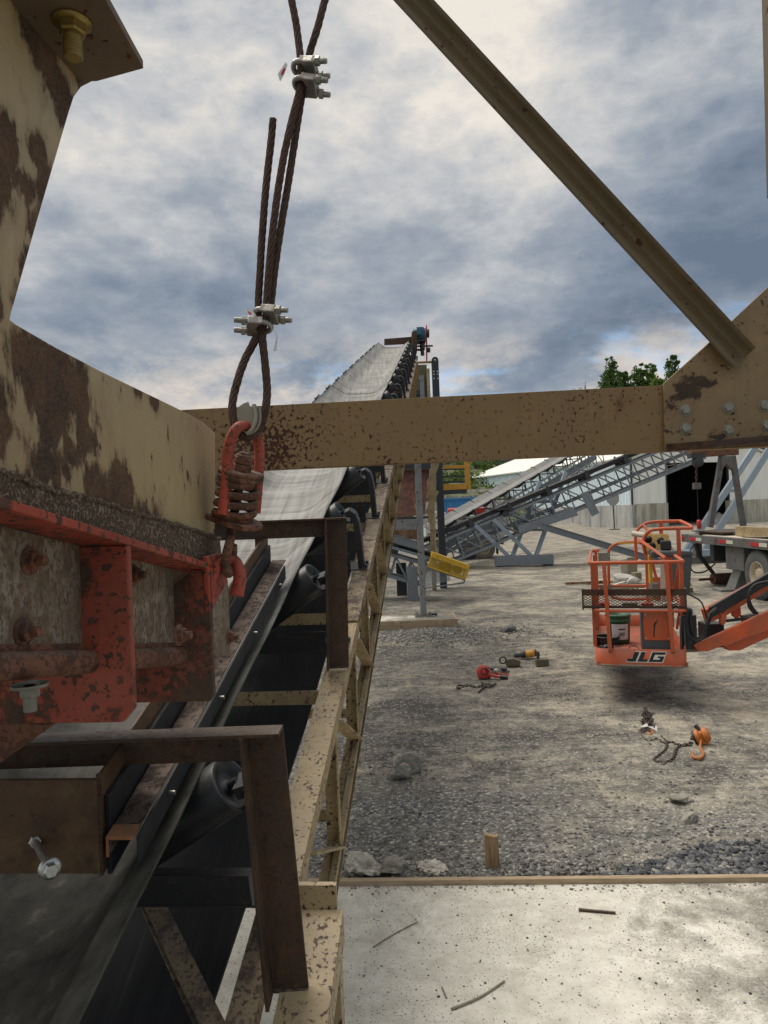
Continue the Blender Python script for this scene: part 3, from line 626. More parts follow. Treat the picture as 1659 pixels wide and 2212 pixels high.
for ss, lx in ((1, wi[0]-.02), (-1, 2*LC-wi[0]+.02)): mb.bar(P_(lx, wi[1]-.01), P_(lx, -.35), .05, .01, Dv)
for q in (.05, .12): mb.cyl(P_(.123, -.352, -q+.085), P_(.123, -.335, -q+.085), .009, 8)
id0 = mb.build('idler', M['idlerpan'], conv, bevel=.0015)
def roller(p, q, name='roll'):
    p, q = Vector(p), Vector(q); ax = (q-p).normalized(); L = (q-p).length; r = .0775
    pr = [(0, .012), (.018, .012), (.02, .018), (.045, .02), (.05, .008), (.062, .006), (.066, 0), (r-.003, 0), (r, .003), (r, L-.003), (r-.003, L), (.066, L), (.05, L-.01), (.02, L-.02), (0, L-.02)]
    mb = MB(); mb.lathe(p, ax, pr, 32); mb.cyl(p-ax*.018, p+ax*.02, .011, 10); mb.cyl(q-ax*.02, q+ax*.018, .011, 10)
    return mb.build(name, M['roll'], id0)
roller(P_(0, 0), P_(wi[0], wi[1])); roller(P_(2*LC, 0), P_(2*LC-wi[0], wi[1])); roller(P_(wi[0]-.02, wi[1]-.015), P_(2*LC-wi[0]+.02, wi[1]-.015))
for k in range(16):
    t = 3.36+k
    if t < T1: dup(id0, conv, (AX*(t-t_id), t-t_id, S_*(t-t_id)))
# skirt box
def skirt(l0, l1, w0, w1, a_, b_, name, m, bev=.002):
    mb = MB(); mb.add([CW(l0,a_,w0),CW(l1,a_,w0),CW(l1,b_,w0),CW(l0,b_,w0),CW(l0,a_,w1),CW(l1,a_,w1),CW(l1,b_,w1),CW(l0,b_,w1)],
               [(3,2,1,0),(4,5,6,7),(0,1,5,4),(1,2,6,5),(2,3,7,6),(3,0,4,7)]); return mb.build(name, m, sk, bevel=bev)
sk = thing('skirt_box', 'heat tinted brown skirt box open on top over the belt under the feeder', 'skirt box', (OX, 1.6, 0))
skirt(-.208, -.2, .03, .257, 1.60, 3.25, 'side_wall', M['skirt']); skirt(-.80, -.792, .03, .257, 1.60, 3.25, 'side_wall', M['skirt'])
ew = skirt(-.80, -.2, .045, .257, 1.59, 1.60, 'end_wall', M['skirt'])
skirt(-.26, -.2, .045, .257, 3.25, 3.258, 'end_wall', M['skirt'])
skirt(-.199, -.187, .02, .20, 1.62, 3.25, 'rubber_seal', M['blackdull'])
skirt(-.182, -.118, .124, .130, 1.59, 3.25, 'clamp_angle', M['dusty']); skirt(-.182, -.176, .085, .123, 1.59, 3.25, 'clamp_angle', M['dusty'])
skirt(-.1175, -.110, .06, .123, 1.60, 3.2, 'rubber_seal', M['blackdull'])
for t in (1.78, 2.2, 2.62, 3.05):
    c = CW(-.110, t, .095); MB().cyl(c, c+Rv*.016, .006, 10).build('bolt', M['galv'], sk)
skirt(-.182, -.118, .1302, .132, 1.589, 1.625, 'bare_end', M['barend']); skirt(-.183, -.118, .124, .1315, 1.586, 1.5895, 'bare_end', M['barend']); skirt(-.183, -.176, .085, .1238, 1.586, 1.5895, 'bare_end', M['barend'])
mb = MB(); mb.tube([CV(-.172, 1.60, -.035), CV(-.186, 1.53, -.045), CV(-.20, 1.46, -.055)], [.004, .009, .002], 6); mb.build('dark_slit', M['blackdull'], sk)  # thin black wedge laid on the belt to imitate its dark slit
mb = MB(); c = CW(-.352, 1.59, .12)
q = U(108, 1877, 1.43); ax = (q-c).normalized(); mb.tube([c, q], .0085, 12); mb.hexh(c, ax, .014, .012)
mb.lathe(q-ax*.006, ax, [(0,0),(.022,0),(.022,.004),(.014,.007),(0,.007)], 20); mb.hexh(q, ax, .0145, .02); mb.build('bolt', M['zinc'], sk)
mb = MB()
for i in range(40):
    t = 1.6+1.64*i/39; c = CW(-.2, t, .257)
for k in range(14): c = CW(-.2+.001, 1.597, .05+.2*k/13); mb.tube([c, c+Vector((.0, 0, .017))], .006, 6)
mb.build('weld_seam', M['brown'], sk)
# portals (guard frames)
def portal(zp, pxb, pyb, pytop, barl, label, ptb):
    b0 = U(pxb, pyb, zp); top = Vector((U(ptb, pytop, zp).x, zp, U(pxb, pytop, zp).z))
    th = thing('guard_frame', label, 'guard frame', tuple(b0), 'brown angle iron guard frames standing on the conveyor')
    mb = MB(); mb.ell(b0, top+Vector((0, 0, .0)), -.085, -.075, .009, (0, 1, 0)); mb.build('post', M['brown'], th, bevel=.002)
    L_ = Vector((barl, zp+.01, top.z))
    mb = MB(); mb.ell(top+Vector((.085, -.004, -.002)), L_+Vector((0, -.004, -.002)), -.066, -.075, .009, (0, 0, 1)); mb.build('top_bar', M['brown'], th, bevel=.002)
    mb = MB(); mb.ell(Vector((barl, zp, b0.z)), L_, -.085, -.075, .009, (0, 1, 0)); mb.build('post', M['brown'], th, bevel=.002)
    mb = MB()
    for k in range(7):
        a = b0+Vector((.012*k, -.002, .0)); mb.tube([a, a+Vector((.012, 0, 0))], .005, 6)
    mb.build('weld_seam', M['dusty'], th)
    return th
portal(1.745, 592, 2140, 1573, -1.30, 'nearest brown angle iron guard frame over the black belt', 536)
portal(3.22, 713, 1442, 1122, -1.25, 'farther brown angle iron guard frame behind the coil spring hanger', 708)
# conveyor head
hd = thing('head_drive', 'blue electric motor and gearbox drive with red guard on the conveyor head', 'motor drive', tuple(CV(.1, 19, .5)))
z_ = 19.3
mb = MB(); mb.poly([U(830, 745, z_), U(830, 732, z_), U(893, 727, z_), U(893, 742, z_)], (0, .05, 0)); mb.build('head_plate', M['brown'], conv)
mb = MB(); mb.bx(*[v for v in (U(889, 745, z_).x, U(899, 745, z_).x, z_-.5, z_+.4)], CH+4.25, CH+4.75); mb.build('side_plate', M['brown'], hd)
a_, b_ = U(893, 722, z_), U(920, 721, z_); mb = MB(); mb.lathe(a_, b_-a_, [(0,0),(.13,0),(.16,.03),(.16,.08),(.17,.09),(.17,.28),(.15,.31),(.15,.33),(0,.34)], 24)
for k in range(16): an = k*math.pi/8; dd = Vector((0, math.cos(an), math.sin(an)))*.175; mb.bar(a_+dd+Vector((.09, 0, 0)), a_+dd+Vector((.28, 0, 0)), .012, .02)
mb.bx(a_.x+.08, a_.x+.22, z_-.2, z_-.1, a_.z-.06, a_.z+.08); mb.build('motor', M['motorblue'], hd)
mb = MB(); mb.bx(a_.x+.0, a_.x+.32, z_-.2, z_+.2, a_.z-.24, a_.z-.2)
for dx in (.03, .12, .24, .3): mb.bx(a_.x+dx, a_.x+dx+.02, z_-.17, z_-.15, a_.z-.22, a_.z-.12)
mb.build('motor_base', M['charcoal'], hd)
mb = MB(); mb.poly([U(920.5, 702, z_), U(922.5, 702, z_), U(923.5, 776, z_), U(921.5, 776, z_)], (0, .3, 0)); mb.build('belt_guard', M['redplain'], hd)
mb = MB(); g = U(912, 748, z_); mb.lathe(g-Vector((.06, 0, 0)), (1, 0, 0), [(0,0),(.1,0),(.13,.03),(.13,.1),(.1,.13),(0,.13)], 16); mb.cyl(U(899, 748, z_), U(935, 747, z_), .025, 10)
g2 = U(926, 720, z_); mb.lathe(g2-Vector((.04, 0, 0)), (1, 0, 0), [(0,0),(.12,0),(.12,.05),(0,.05)], 20); g2 = U(926, 756, z_); mb.lathe(g2-Vector((.04, 0, 0)), (1, 0, 0), [(0,0),(.07,0),(.07,.08),(0,.08)], 16)
mb.cyl(U(912, 755, z_), U(913, 768, z_), .05, 10); mb.bar(U(897, 755, z_), U(915, 757, z_), .05, .05); mb.build('gearbox', M['charcoal'], hd)
# support bent on pad
pad = thing('concrete_pad', 'low concrete pad in pale lumber forms under the grey post', 'pad', (.2, 13.6, 0))
mb = MB(); mb.bx(-1.3, 1.25, 13.24, 14.0, 0, .155); mb.build('concrete', M['slab'], pad)
mb = MB(); mb.bx(-1.3, 1.29, 13.2, 13.238, -.02, .165); mb.bx(1.252, 1.29, 13.24, 14.04, -.02, .165); mb.bx(-1.3, 1.25, 14.002, 14.04, -.02, .165); mb.build('form_board', M['wood'], pad)
for x in (.12, .92): MB().bx(x, x+.09, 13.16, 13.198, -.05, .14).build('stake', M['wood'], pad)
bent = thing('support_bent', 'grey steel support bent with rust streaks standing on the concrete pad', 'steel support', (.69, 13.77, .155))
PX = .69
for x in (PX, -.62): MB().bx(x-.06, x+.06, 13.71, 13.83, .18, 4.2).build('post', M['postgrey'], bent, bevel=.006)
for x in (PX, -.62):
    mb = MB(); mb.bx(x-.17, x+.17, 13.6, 13.94, .158, .18)
    for sx in (-1, 1):
        for sy in (-1, 1): mb.hexh((x+sx*.13, 13.77+sy*.13, .18), (0, 0, 1), .022, .03)
    mb.build('base_plate', M['galv'], bent)
MB().bx(-.56, PX-.06, 13.73, 13.81, 1.84, 2.04).build('crossbeam', M['postgrey'], bent, bevel=.004)
MB().bx(-.7, PX+.1, 13.7, 13.84, 4.2, 4.3).build('cap_beam', M['postgrey'], bent)
tag(MB().bar((-.9, 14.2, .03), (.55, 14.1, .03), .1, .06).build('rusty_bar', M['rusthopper'], loc=(0, 14.15, 0)), 'rusty flat bar lying behind the concrete pad', 'steel bar')
wr = G(932, 1330, .17); mb = MB(); mb.tube([wr+Vector((-.05, 0, .04)), wr+Vector((.02, 0, .03)), wr+Vector((.11, .02, .02))], [.03, .018, .03], 8)
tag(mb.build('wrench', M['charcoal'], loc=wr), 'black ratchet tool beside the post base on the pad', 'tool')
# ------------------------------------------------------------------ hopper and feeder hung at the left
def FP(k, l, w_=0.0): return Vector((-.345+.088*k, 1.5+k, CH-.103-.184*k))+Vector((1, -.088, 0))*l+Vector((0, 0, w_))
def FPX_(px, py, off):       # pixel onto the vertical plane inset by off
    a, b_ = ray(px, py); z = (-.477-off)/(a-.088); return Vector((a*z, z, CH+b_*z))
def onplate(pts, off): return [FPX_(x, y, off) for x, y in pts]
def hb(l):
    return [tuple(FPX_(x, y, .026)-Vector((-.42, 1.2, 2.2)))+(2.3*r*FPX_(x, y, .026).y/FPX,) for x, y, r in l]
M['barend'] = plain('bare_orange_steel', (.3, .13, .055), .7, var=.3)
M['tan_plate'] = weathered('tan_plate_paint', (.44, .33, .175), (.13, .066, .032), (.045, .026, .016), ps=6, pt=.72, ss=40, st=.68, rough=.5, bump=.5, var=.07, stretch=(1, 1, .38), edge=.02,
    dirt=(.27, .2, .11), dt=.6, grain=.1, bamp=.33, blobs=hb([(50, 770, 120), (0, 850, 110), (140, 820, 110), (185, 890, 85), (120, 900, 60), (20, 930, 70), (195, 935, 50), (162, 985, 48), (150, 1030, 60), (100, 1010, 45), (205, 1060, 60), (266, 1050, 48), (330, 1120, 60), (60, 1070, 60), (0, 1060, 50), (300, 835, 35), (340, 868, 30), (20, 320, 70), (0, 420, 90), (60, 400, 60), (85, 330, 45), (115, 420, 70), (95, 500, 70), (70, 580, 60), (0, 640, 90), (40, 650, 70), (150, 240, 60), (130, 180, 50), (190, 150, 60), (100, 90, 60), (470, 1160, 50)]))
hop = thing('hopper', 'rusty tan hopper side wall rising close at the left beside the cable', 'hopper', (-.42, 1.2, 2.2))
INW = (-.008, 0, 0)
o = MB().poly(onplate([(-170, -170), (40, -170), (215, 168), (176, 188), (160, 210), (150, 240), (80, 480), (24, 680), (22, 690), (34, 700), (120, 750), (215, 800), (400, 890), (440, 913), (465, 935), (465, 1190), (-170, 1060)], .03), INW).build('side_wall', M['tan_plate'], hop, bevel=.0015); fixn(o)
o = MB().poly(onplate([(-170, 968), (0, 1018), (86, 1050), (180, 1076), (288, 1106), (407, 1142), (476, 1166), (481, 1210), (455, 1222), (-170, 1050)], .022), INW).build('liner_strip', M['crust'], hop, bevel=.003); fixn(o)
mb = MB()
wp = onplate([(-170, 968), (0, 1018), (86, 1050), (180, 1076), (288, 1106), (407, 1142), (476, 1166)], .022); sp_ = smoothpath(wp, 12)
for i in range(len(sp_)): sp_[i] = sp_[i]+Vector((rnd.uniform(-.002, .001), 0, rnd.uniform(-.0025, .0025)))
mb.tube(sp_, .0045, 6); mb.build('weld_bead', M['crust'], hop)
hz = CH+.64
o = MB().poly([(-.318, .55, hz), (-.316, 1.005, hz), (-.392, 1.03, hz), (-.50, 1.03, hz), (-.50, .55, hz)], (0, 0, .012)).build('top_flange', weathered('under_flange_paint', (.14, .1, .06), ps=4, pt=.6, ss=40, st=.66, rough=.6, var=.3), hop, bevel=.001); fixn(o)
c = U(155, 30, .905); c.z = hz
mb = MB(); mb.hexh(c, (0, 0, -1), .017, .017); mb.tube([c, c-Vector((0, 0, .047))], .0105, 14)
for i in range(9): mb.lathe(c-Vector((0, 0, .02+i*.003)), (0, 0, -1), [(.0105, 0), (.0118, .0012), (.0105, .0024)], 14)
mb.lathe(c, (0, 0, -1), [(0, -.0),(.024, 0), (.024, .003), (0, .003)], 20); mb.build('bolt', M['brass'], hop)
fd = thing('vibrating_feeder', 'red oxide ribbed steel feeder pan hung above the conveyor at the left', 'feeder', tuple(FP(0, -.3, -.15)))
def fbox(k0, k1, l0, l1, w0, w1, name, m, bev=.002):
    mb = MB(FP); mb.bx(k0, k1, l0, l1, w0, w1)
    return fixn(mb.build(name, m, fd, bevel=bev))
fbox(-1.05, .03, -.075, 0, -.012, 0, 'top_flange', M['red'])
fbox(-1.05, .27, -.083, -.075, -.19, 0, 'pan_wall', M['panwall']); fbox(-1.05, .27, -.79, -.782, -.19, .0, 'pan_wall', M['panwall'])
fbox(-1.05, .27, -.782, -.083, -.19, -.18, 'pan_floor', M['panwall'])
MB().tube([FP(-1.05, -.068, -.185), FP(-.02, -.068, -.185)], .018, 16).build('bottom_pipe', M['rustorange'], fd)
fbox(-1.05, .0, -.0749, -.0725, -.174, -.158, 'paint_band', M['rustorange'])
M['redworn'] = weathered('worn_red_oxide', (.3, .065, .04), (.12, .075, .05), (.07, .045, .033), ps=8, pt=.53, ss=70, st=.56, rough=.65, bump=.7, var=.3, dirt=(.16, .095, .065), dt=.44, dust=.3)
for k in (-.442, -.085):
    mb = MB(FP)
    pts = [(-.082, -.0125), (-.0, -.0125), (0, -.255), (-.02, -.277), (-.9, -.277), (-.9, -.2), (-.082, -.2)]
    if k > -.2: pts = [(-.082, -.05), (-.035, -.0125), (.0, -.0125), (0, -.262), (-.01, -.277), (-.9, -.277), (-.9, -.2), (-.082, -.2)]
    o = MB().poly([FP(k, a, b_) for a, b_ in pts], FP(k+.014, 0, 0)-FP(k, 0, 0)).build('rib', M['red'] if k < -.2 else M['redworn'], fd, bevel=.003); fixn(o)
mb = MB().poly([FP(-.09, .0, .012), FP(.0, .0, .03), FP(.03, .0, .0), FP(.03, 0, -.03), FP(-.085, 0, -.1)], Vector((-.012, 0, 0)))
fixn(mb.build('lug', M['red'], fd, bevel=.003))
mb = MB(); mb.tube(smoothpath([U(455, 1250, 1.45), U(472, 1222, 1.46), U(492, 1210, 1.49), U(506, 1212, 1.50), U(515, 1228, 1.49), U(518, 1252, 1.48), U(511, 1287, 1.47)], 6), [.0115+.00007*i for i in range(37)], 14); mb.build('hanger_hook', M['red_bright'], fd)
for (px, py, off) in ((62, 1212, .075), (48, 1365, .075), (286, 1242, .075), (494, 1376, .075), (385, 1372, .0)):
    c = FPX_(px, py, off); mb = MB(); mb.hexh(c, (1, -.15, 0), .0135, .013); mb.lathe(c, (1, -.15, 0), [(.019, 0), (.019, .003), (0, .003)], 16); mb.cyl(c, c+Vector((.024, -.003, 0)), .007, 10)
    mb.build('bolt', M['rustorange'], fd)
c = FP(-.62, -.05, -.21); mb = MB(); mb.hexh(c, (0, 0, -1), .013, .014); mb.tube([c, c-Vector((0, 0, .032))], .008, 12); mb.lathe(c, (0, 0, -1), [(.022, -.002), (.022, .002), (0, .002)], 16); mb.build('bolt', M['boltgrey'], fd)
o = MB().poly([U(-90, 1560, 1.12), U(118, 1564, 1.12), U(0, 1648, 1.12), U(-90, 1700, 1.12)], (0, .012, 0)).build('gusset', M['rustorange'], fd, bevel=.002); fixn(o)
# ------------------------------------------------------------------ steel frame in front of the belt
fr = thing('gantry', 'tan steel frame with horizontal beam, diagonal brace and bolted gusset plate', 'gantry', tuple(U(1000, 940, 2.8)))
def tpy(x): return 832+(1434-x)*.0512
def bpy_(x): return 975+(1434-x)*.0464
ZB = 2.8
A0, A1 = (-350, 2100)
mb = MB()
a, b_, c, e = U(A0, tpy(A0), ZB), U(A1, tpy(A1), ZB), U(A1, bpy_(A1), ZB), U(A0, bpy_(A0), ZB)
mb.poly([a, b_, c, e], (0, .009, 0))
tv = (b_-a).normalized(); up_ = (a-e).normalized()
mb.poly([a+Vector((0, .009, 0)), b_+Vector((0, .009, 0)), b_+Vector((0, .07, 0)), a+Vector((0, .07, 0))], -up_*.009)
mb.poly([e+Vector((0, .009, 0)), c+Vector((0, .009, 0)), c+Vector((0, .07, 0)), e+Vector((0, .07, 0))], up_*.009)
fixn(mb.build('beam', M['tan'], fr, bevel=.0015))
ZG = 2.785
o = MB().poly([U(1434, 828, ZG), U(1530, 742, ZG), U(1580, 694, ZG), U(1659, 620, ZG), U(1790, 500, ZG), U(1900, 500, ZG), U(1900, 940, ZG), U(1659, 950, ZG), U(1436, 976, ZG)], (0, .012, 0)).build('gusset_plate', weathered('gusset_paint', (.25, .17, .08), (.07, .045, .03), (.04, .026, .02), ps=3.6, pt=.6, ss=40, st=.655, rough=.45, bump=.5, var=.12, edge=.012, dirt=(.17, .11, .06), dt=.5), fr, bevel=.0015); fixn(o)
mb = MB(); q0, q1 = U(1440, 976, 2.77), U(1900, 938, 2.77); mb.ell(q0, q1, .04, .03, .006, (0, 0, 1)); fixn(mb.build('bottom_angle', M['brown'], fr))
for (x, y) in ((1480, 886), (1573, 881), (1650, 877), (1481, 926), (1574, 930), (1656, 920)):
    c = U(x, y, ZG); mb = MB(); mb.hexh(c, (-.12, -1, .06), .0185, .018); mb.lathe(c, (0, -1, 0), [(.023, 0), (.023, .003), (0, .003)], 18); mb.build('bolt', M['boltgrey'], fr, bevel=.001)
c = U(1626, 952, ZG); mb = MB(); mb.hexh(c, (-1, 0, 0), .014, .012); mb.cyl(c, U(1660, 948, ZG), .007, 10); mb.build('bolt', M['boltgrey'], fr)
# diagonal: rolled angle seen into its hollow
d0, d1 = U(845-60*.9, -64, 2.78), U(1578, 790, 2.78)
d0 = U(800, -64, 2.78)
mb = MB(); dd = (U(1600, 770, 2.74)-U(887, 0, 2.74)); dd.normalize()
st_, en_ = U(887, 0, 2.74)-dd*.35, U(1604, 775, 2.74)
side = Vector((-dd.z, 0, dd.x)); 
if side.x < 0: side = -side
W2 = .055
prf = []
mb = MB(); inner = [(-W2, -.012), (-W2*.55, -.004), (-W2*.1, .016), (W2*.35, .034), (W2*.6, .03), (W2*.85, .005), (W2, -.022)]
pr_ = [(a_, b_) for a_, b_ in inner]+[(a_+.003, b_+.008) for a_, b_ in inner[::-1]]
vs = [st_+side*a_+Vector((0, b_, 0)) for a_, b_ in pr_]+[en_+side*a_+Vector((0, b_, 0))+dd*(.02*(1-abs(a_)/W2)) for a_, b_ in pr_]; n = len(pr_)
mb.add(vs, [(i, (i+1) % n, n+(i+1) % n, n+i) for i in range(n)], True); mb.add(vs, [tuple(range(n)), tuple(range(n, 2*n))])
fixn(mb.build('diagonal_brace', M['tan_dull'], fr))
mb = MB(); mb.bx(*[U(1649, 1130, 2.9).x, U(1649, 1130, 2.9).x+.1], 2.86, 2.96, CH-.2, CH+3.2)
pa, pb = U(1652, -200, 2.9), U(1665, 330, 2.9)
mb = MB(); mb.bar(pa+Vector((.06, 0, 0)), U(1668, 420, 2.9)+Vector((.06, 0, 0)), .12, .08, (0, 1, 0)); mb.build('post', M['tan_dull'], fr)
# ------------------------------------------------------------------ cables, clamps, spring hanger
ZC = 1.5
def rope(px, r, turns_per_m=9, ns=6, end=None):
    path = smoothpath([U(x, y, z) for x, y, z in px], 14)
    L = [0]
    for i in range(1, len(path)): L.append(L[-1]+(path[i]-path[i-1]).length)
    n = max(24, int(L[-1]/.004)); pts = []
    for k in range(n+1):
        s_ = L[-1]*k/n; i = 0
        while i < len(L)-2 and L[i+1] < s_: i += 1
        f = (s_-L[i])/max(1e-9, L[i+1]-L[i]); pts.append(path[i].lerp(path[i+1], f))
    mb = MB(); pr = None; fr_ = []
    for i in range(n+1):
        t = (pts[min(i+1, n)]-pts[max(i-1, 0)]).normalized()
        if pr is None: pr = t.cross(Vector((0, 1, 0))).normalized()
        pr = (pr-t*pr.dot(t)).normalized(); fr_.append((pr.copy(), t.cross(pr)))
    for s_ in range(ns):
        q = []
        for i in range(n+1):
            an = 2*math.pi*(s_/ns+L[-1]*i/n*turns_per_m); a_, b_ = fr_[i]
            q.append(pts[i]+(a_*math.cos(an)+b_*math.sin(an))*r*.62)
        mb.tube(q, r*.42, 6)
    mb.tube(pts[::3]+[pts[-1]], r*.5, 6); return mb
RR = .0078
cab = thing('wire_rope', 'rusty twisted wire rope sling hanging down the sky to the spring hanger', 'wire rope', tuple(U(600, 400, ZC)))
# frontmost strand comes from the top left and runs down to the lower eye
rope([(618, -70, 1.5), (630, 0, 1.5), (641, 60, 1.5), (649, 130, 1.495), (648, 190, 1.49), (628, 270, 1.49), (609, 360, 1.49), (594, 460, 1.49), (583, 560, 1.49), (577, 640, 1.49), (574, 690, 1.49)], RR).build('strand', M['rope'], cab)
rope([(722, -70, 1.5), (702, 0, 1.5), (686, 60, 1.5), (669, 115, 1.505), (662, 160, 1.51), (650, 220, 1.505), (636, 310, 1.505), (622, 400, 1.505), (607, 490, 1.505), (594, 580, 1.505), (586, 650, 1.505), (580, 700, 1.505)], RR).build('strand', M['rope'], cab)
rope([(590, 257, 1.5), (584, 320, 1.5), (575, 400, 1.5), (567, 500, 1.5), (561, 600, 1.5), (558, 660, 1.5), (560, 700, 1.5)], RR).build('loose_end', M['rope'], cab)
rope([(562, 690, 1.5), (553, 730, 1.5), (530, 775, 1.5), (514, 820, 1.49), (503, 865, 1.48), (503, 900, 1.475), (512, 930, 1.47), (532, 945, 1.47), (552, 935, 1.475), (566, 910, 1.485), (574, 880, 1.49), (577, 840, 1.5), (572, 780, 1.5), (567, 730, 1.5), (570, 690, 1.5)], .0085).build('eye_loop', M['rope'], cab)
mb = MB()
for k, (x0, y0, z) in enumerate(((512, 892, 1.475),)):
    outer = [U(*p, z) for p in ((512, 900), (515, 880), (526, 872), (537, 868), (542, 884), (547, 876), (552, 872), (558, 884), (560, 905), (552, 925), (536, 936), (520, 926))]
    mb.poly(outer, (0, -.004, 0))
mb.tube(smoothpath([U(548, 874, 1.465), U(553, 900, 1.462), U(546, 925, 1.46), U(532, 937, 1.46)], 6), .004, 8); mb.tube(smoothpath([U(560, 880, 1.47), U(562, 905, 1.468), U(553, 928, 1.465), U(534, 940, 1.465)], 6), .003, 8)
fixn(mb.build('thimble', plain('thimble_steel', (.3, .27, .21), .5, metal=.4), cab, bevel=.001))
def clamp(cx, cy, ax, label, z=1.49, s=1.0, tagk=None):
    C_ = U(cx, cy, z); ax = Vector(ax).normalized(); th = thing('rope_clamp', label, 'rope clamp', tuple(C_), 'galvanized clamps on the wire rope')
    sv_ = Vector((.12, .80, -.38)); sv_ = (sv_-ax*sv_.dot(ax)).normalized(); h = .017*s
    pts = [C_+ax*.052*s+sv_*h]+[C_+ax*.02*s+sv_*h, C_-ax*.004*s+sv_*h]+[C_+ax*(-.006-.017*math.sin(a_))*s+sv_*h*math.cos(a_) for a_ in [math.pi*k/10 for k in range(11)]]+[C_-ax*.004*s-sv_*h, C_+ax*.02*s-sv_*h, C_+ax*.052*s-sv_*h]
    MB().tube(pts, .0062*s, 12).build('u_bolt', M['galv'], th)
    rope_d = ax.cross(sv_).normalized()
    mb = MB(); q = [(.006, .026), (.012, .027), (.03, .0235), (.033, .020)]
    P2 = [C_+ax*(-.004*s)+sv_*.026*s, C_+ax*.006*s+sv_*.024*s, C_+ax*.028*s+sv_*.024*s, C_+ax*.032*s+sv_*.02*s, C_+ax*.032*s-sv_*.02*s, C_+ax*.028*s-sv_*.024*s, C_+ax*.006*s-sv_*.024*s, C_-ax*.004*s-sv_*.026*s, C_+ax*.007*s-sv_*.009*s, C_+ax*.011*s, C_+ax*.007*s+sv_*.009*s]
    mb.poly([p+rope_d*.0105*s for p in P2], -rope_d*.021*s); fixn(mb.build('saddle', M['galv'], th, bevel=.0035*s, seg=3))
    for e in (1, -1):
        b0 = C_+ax*.033*s+sv_*h*e; mb = MB(); mb.hexh(b0, ax, .0105*s, .0105*s); mb.build('nut', M['galv'], th, bevel=.0006)
        mb = MB(); mb.cyl(b0+ax*.01*s, b0+ax*.026*s, .0056*s, 12)
        for i in range(7): mb.lathe(b0+ax*(.011+.002*i)*s, ax, [(.0056*s, 0), (.0064*s, .001*s), (.0056*s, .002*s)], 12)
        mb.build('threaded_end', M['galv'], th)
    return th
clamp(655, 148, (1, -.2, -.16), 'topmost rope clamp carrying a white and red paper tag', s=.93)
clamp(657, 184, (1, -.2, -.26), 'second rope clamp just under the tagged topmost one', s=.93)
clamp(572, 679, (1, -.2, -.13), 'upper clamp of the lower pair with threaded ends pointing right', s=.93)
clamp(563, 706, (-1, -.2, .06), 'lowest rope clamp with its nut pointing left', s=.93)
mb = MB(); mb.poly([U(617, 134, 1.46), U(621, 140, 1.46), U(614, 160, 1.458), U(605, 176, 1.455), (U(600, 160, 1.455))], (0, .0006, 0)); tg = mb.build('paper_tag', M['label'], loc=U(610, 150, 1.46)); fixn(tag(tg, 'small white paper tag with red print on the topmost clamp', 'tag'))
mb = MB(); mb.poly([U(614, 146, 1.4585), U(617, 150, 1.4585), U(612, 160, 1.457), U(607, 163, 1.456), U(608, 156, 1.4565)], (0, -.0004, 0)); fixn(mb.build('red_print', M['reflred'], tg))
mb = MB(); mb.poly([U(526, 667, 1.455), U(545, 671, 1.453), U(554, 682, 1.45), U(536, 679, 1.45)], (0, .0006, 0)); tg = mb.build('paper_tag', M['label'], loc=U(540, 675, 1.45)); fixn(tag(tg, 'crumpled paper tag with red print on the lower clamps', 'tag'))
mb = MB(); mb.poly([U(533, 672, 1.4515), U(541, 674, 1.4505), U(545, 680, 1.4485), U(538, 678, 1.449)], (0, -.0004, 0)); fixn(mb.build('red_print', M['reflred'], tg))
mb = MB(); mb.tube(smoothpath([U(588, 713, 1.46), U(596, 718, 1.46), U(598, 730, 1.46)], 4), .0008, 5); mb.poly([U(597, 728, 1.46), U(600, 728, 1.46), U(597, 758, 1.46), U(590, 759, 1.46)], (0, .0006, 0)); tag(mb.build('plastic_tie', M['label'], loc=U(596, 730, 1.46)), 'thin torn white plastic tie dangling from the lowest clamp', 'tie')
# spring hanger
sh = thing('spring_hanger', 'red and rusty coil spring hanger with U bar below the wire rope eye', 'spring hanger', tuple(U(510, 1100, ZC)))
axs = (U(533, 985, ZC)-U(505, 1120, ZC)).normalized(); axs = (axs+Vector((0, -.16, 0))).normalized()
base_c = U(504, 1121, ZC)
pts = smoothpath([U(480, 1112, 1.455), U(489, 1040, 1.455), U(492, 980, 1.455), U(500, 945, 1.452), U(513, 925, 1.452), U(526, 920, 1.465), U(540, 924, 1.49), U(553, 940, 1.52), U(560, 970, 1.535), U(559, 1020, 1.54), U(552, 1108, 1.545)], 8)
MB().tube(pts, .0112, 14).build('u_bar', M['red_bright'], sh)
b1 = axs.cross(Vector((0, 1, 0))).normalized(); b2 = axs.cross(b1)
mb = MB(); coil = []
H = .072; turns = 3.4; r_c = .0395
for i in range(int(turns*28)+1):
    a_ = 2*math.pi*i/28; hh = .008+H*i/(turns*28); coil.append(base_c+axs*hh+(b1*math.cos(a_)+b2*math.sin(a_))*r_c)
mb.tube(coil, .0082, 12); mb.build('coil_spring', M['rustorange'], sh)
mb = MB(); tc = base_c+axs*(H+.012); mb.lathe(tc, axs, [(0, 0), (.046, 0), (.048, .003), (.048, .010), (.046, .011), (.048, .012), (.048, .018), (.045, .02), (0, .02)], 36); mb.build('top_plate', M['rustorange'], sh)
mb = MB(); nt = tc+axs*.02; mb.hexh(nt, axs, .0205, .015); mb.hexh(nt+axs*.016, axs, .0205, .015); mb.lathe(nt+axs*.031, axs, [(0, 0), (.017, 0), (.017, .003), (.012, .004), (.012, .008), (0, .01)], 20); mb.build('nut', M['rustorange'], sh, bevel=.0015)
mb = MB(); P0 = [(-.078, 0), (-.05, -.02), (-.0, -.045), (.04, -.048), (.062, -.03), (.075, 0), (.062, .03), (.04, .048), (0, .045), (-.05, .02)]
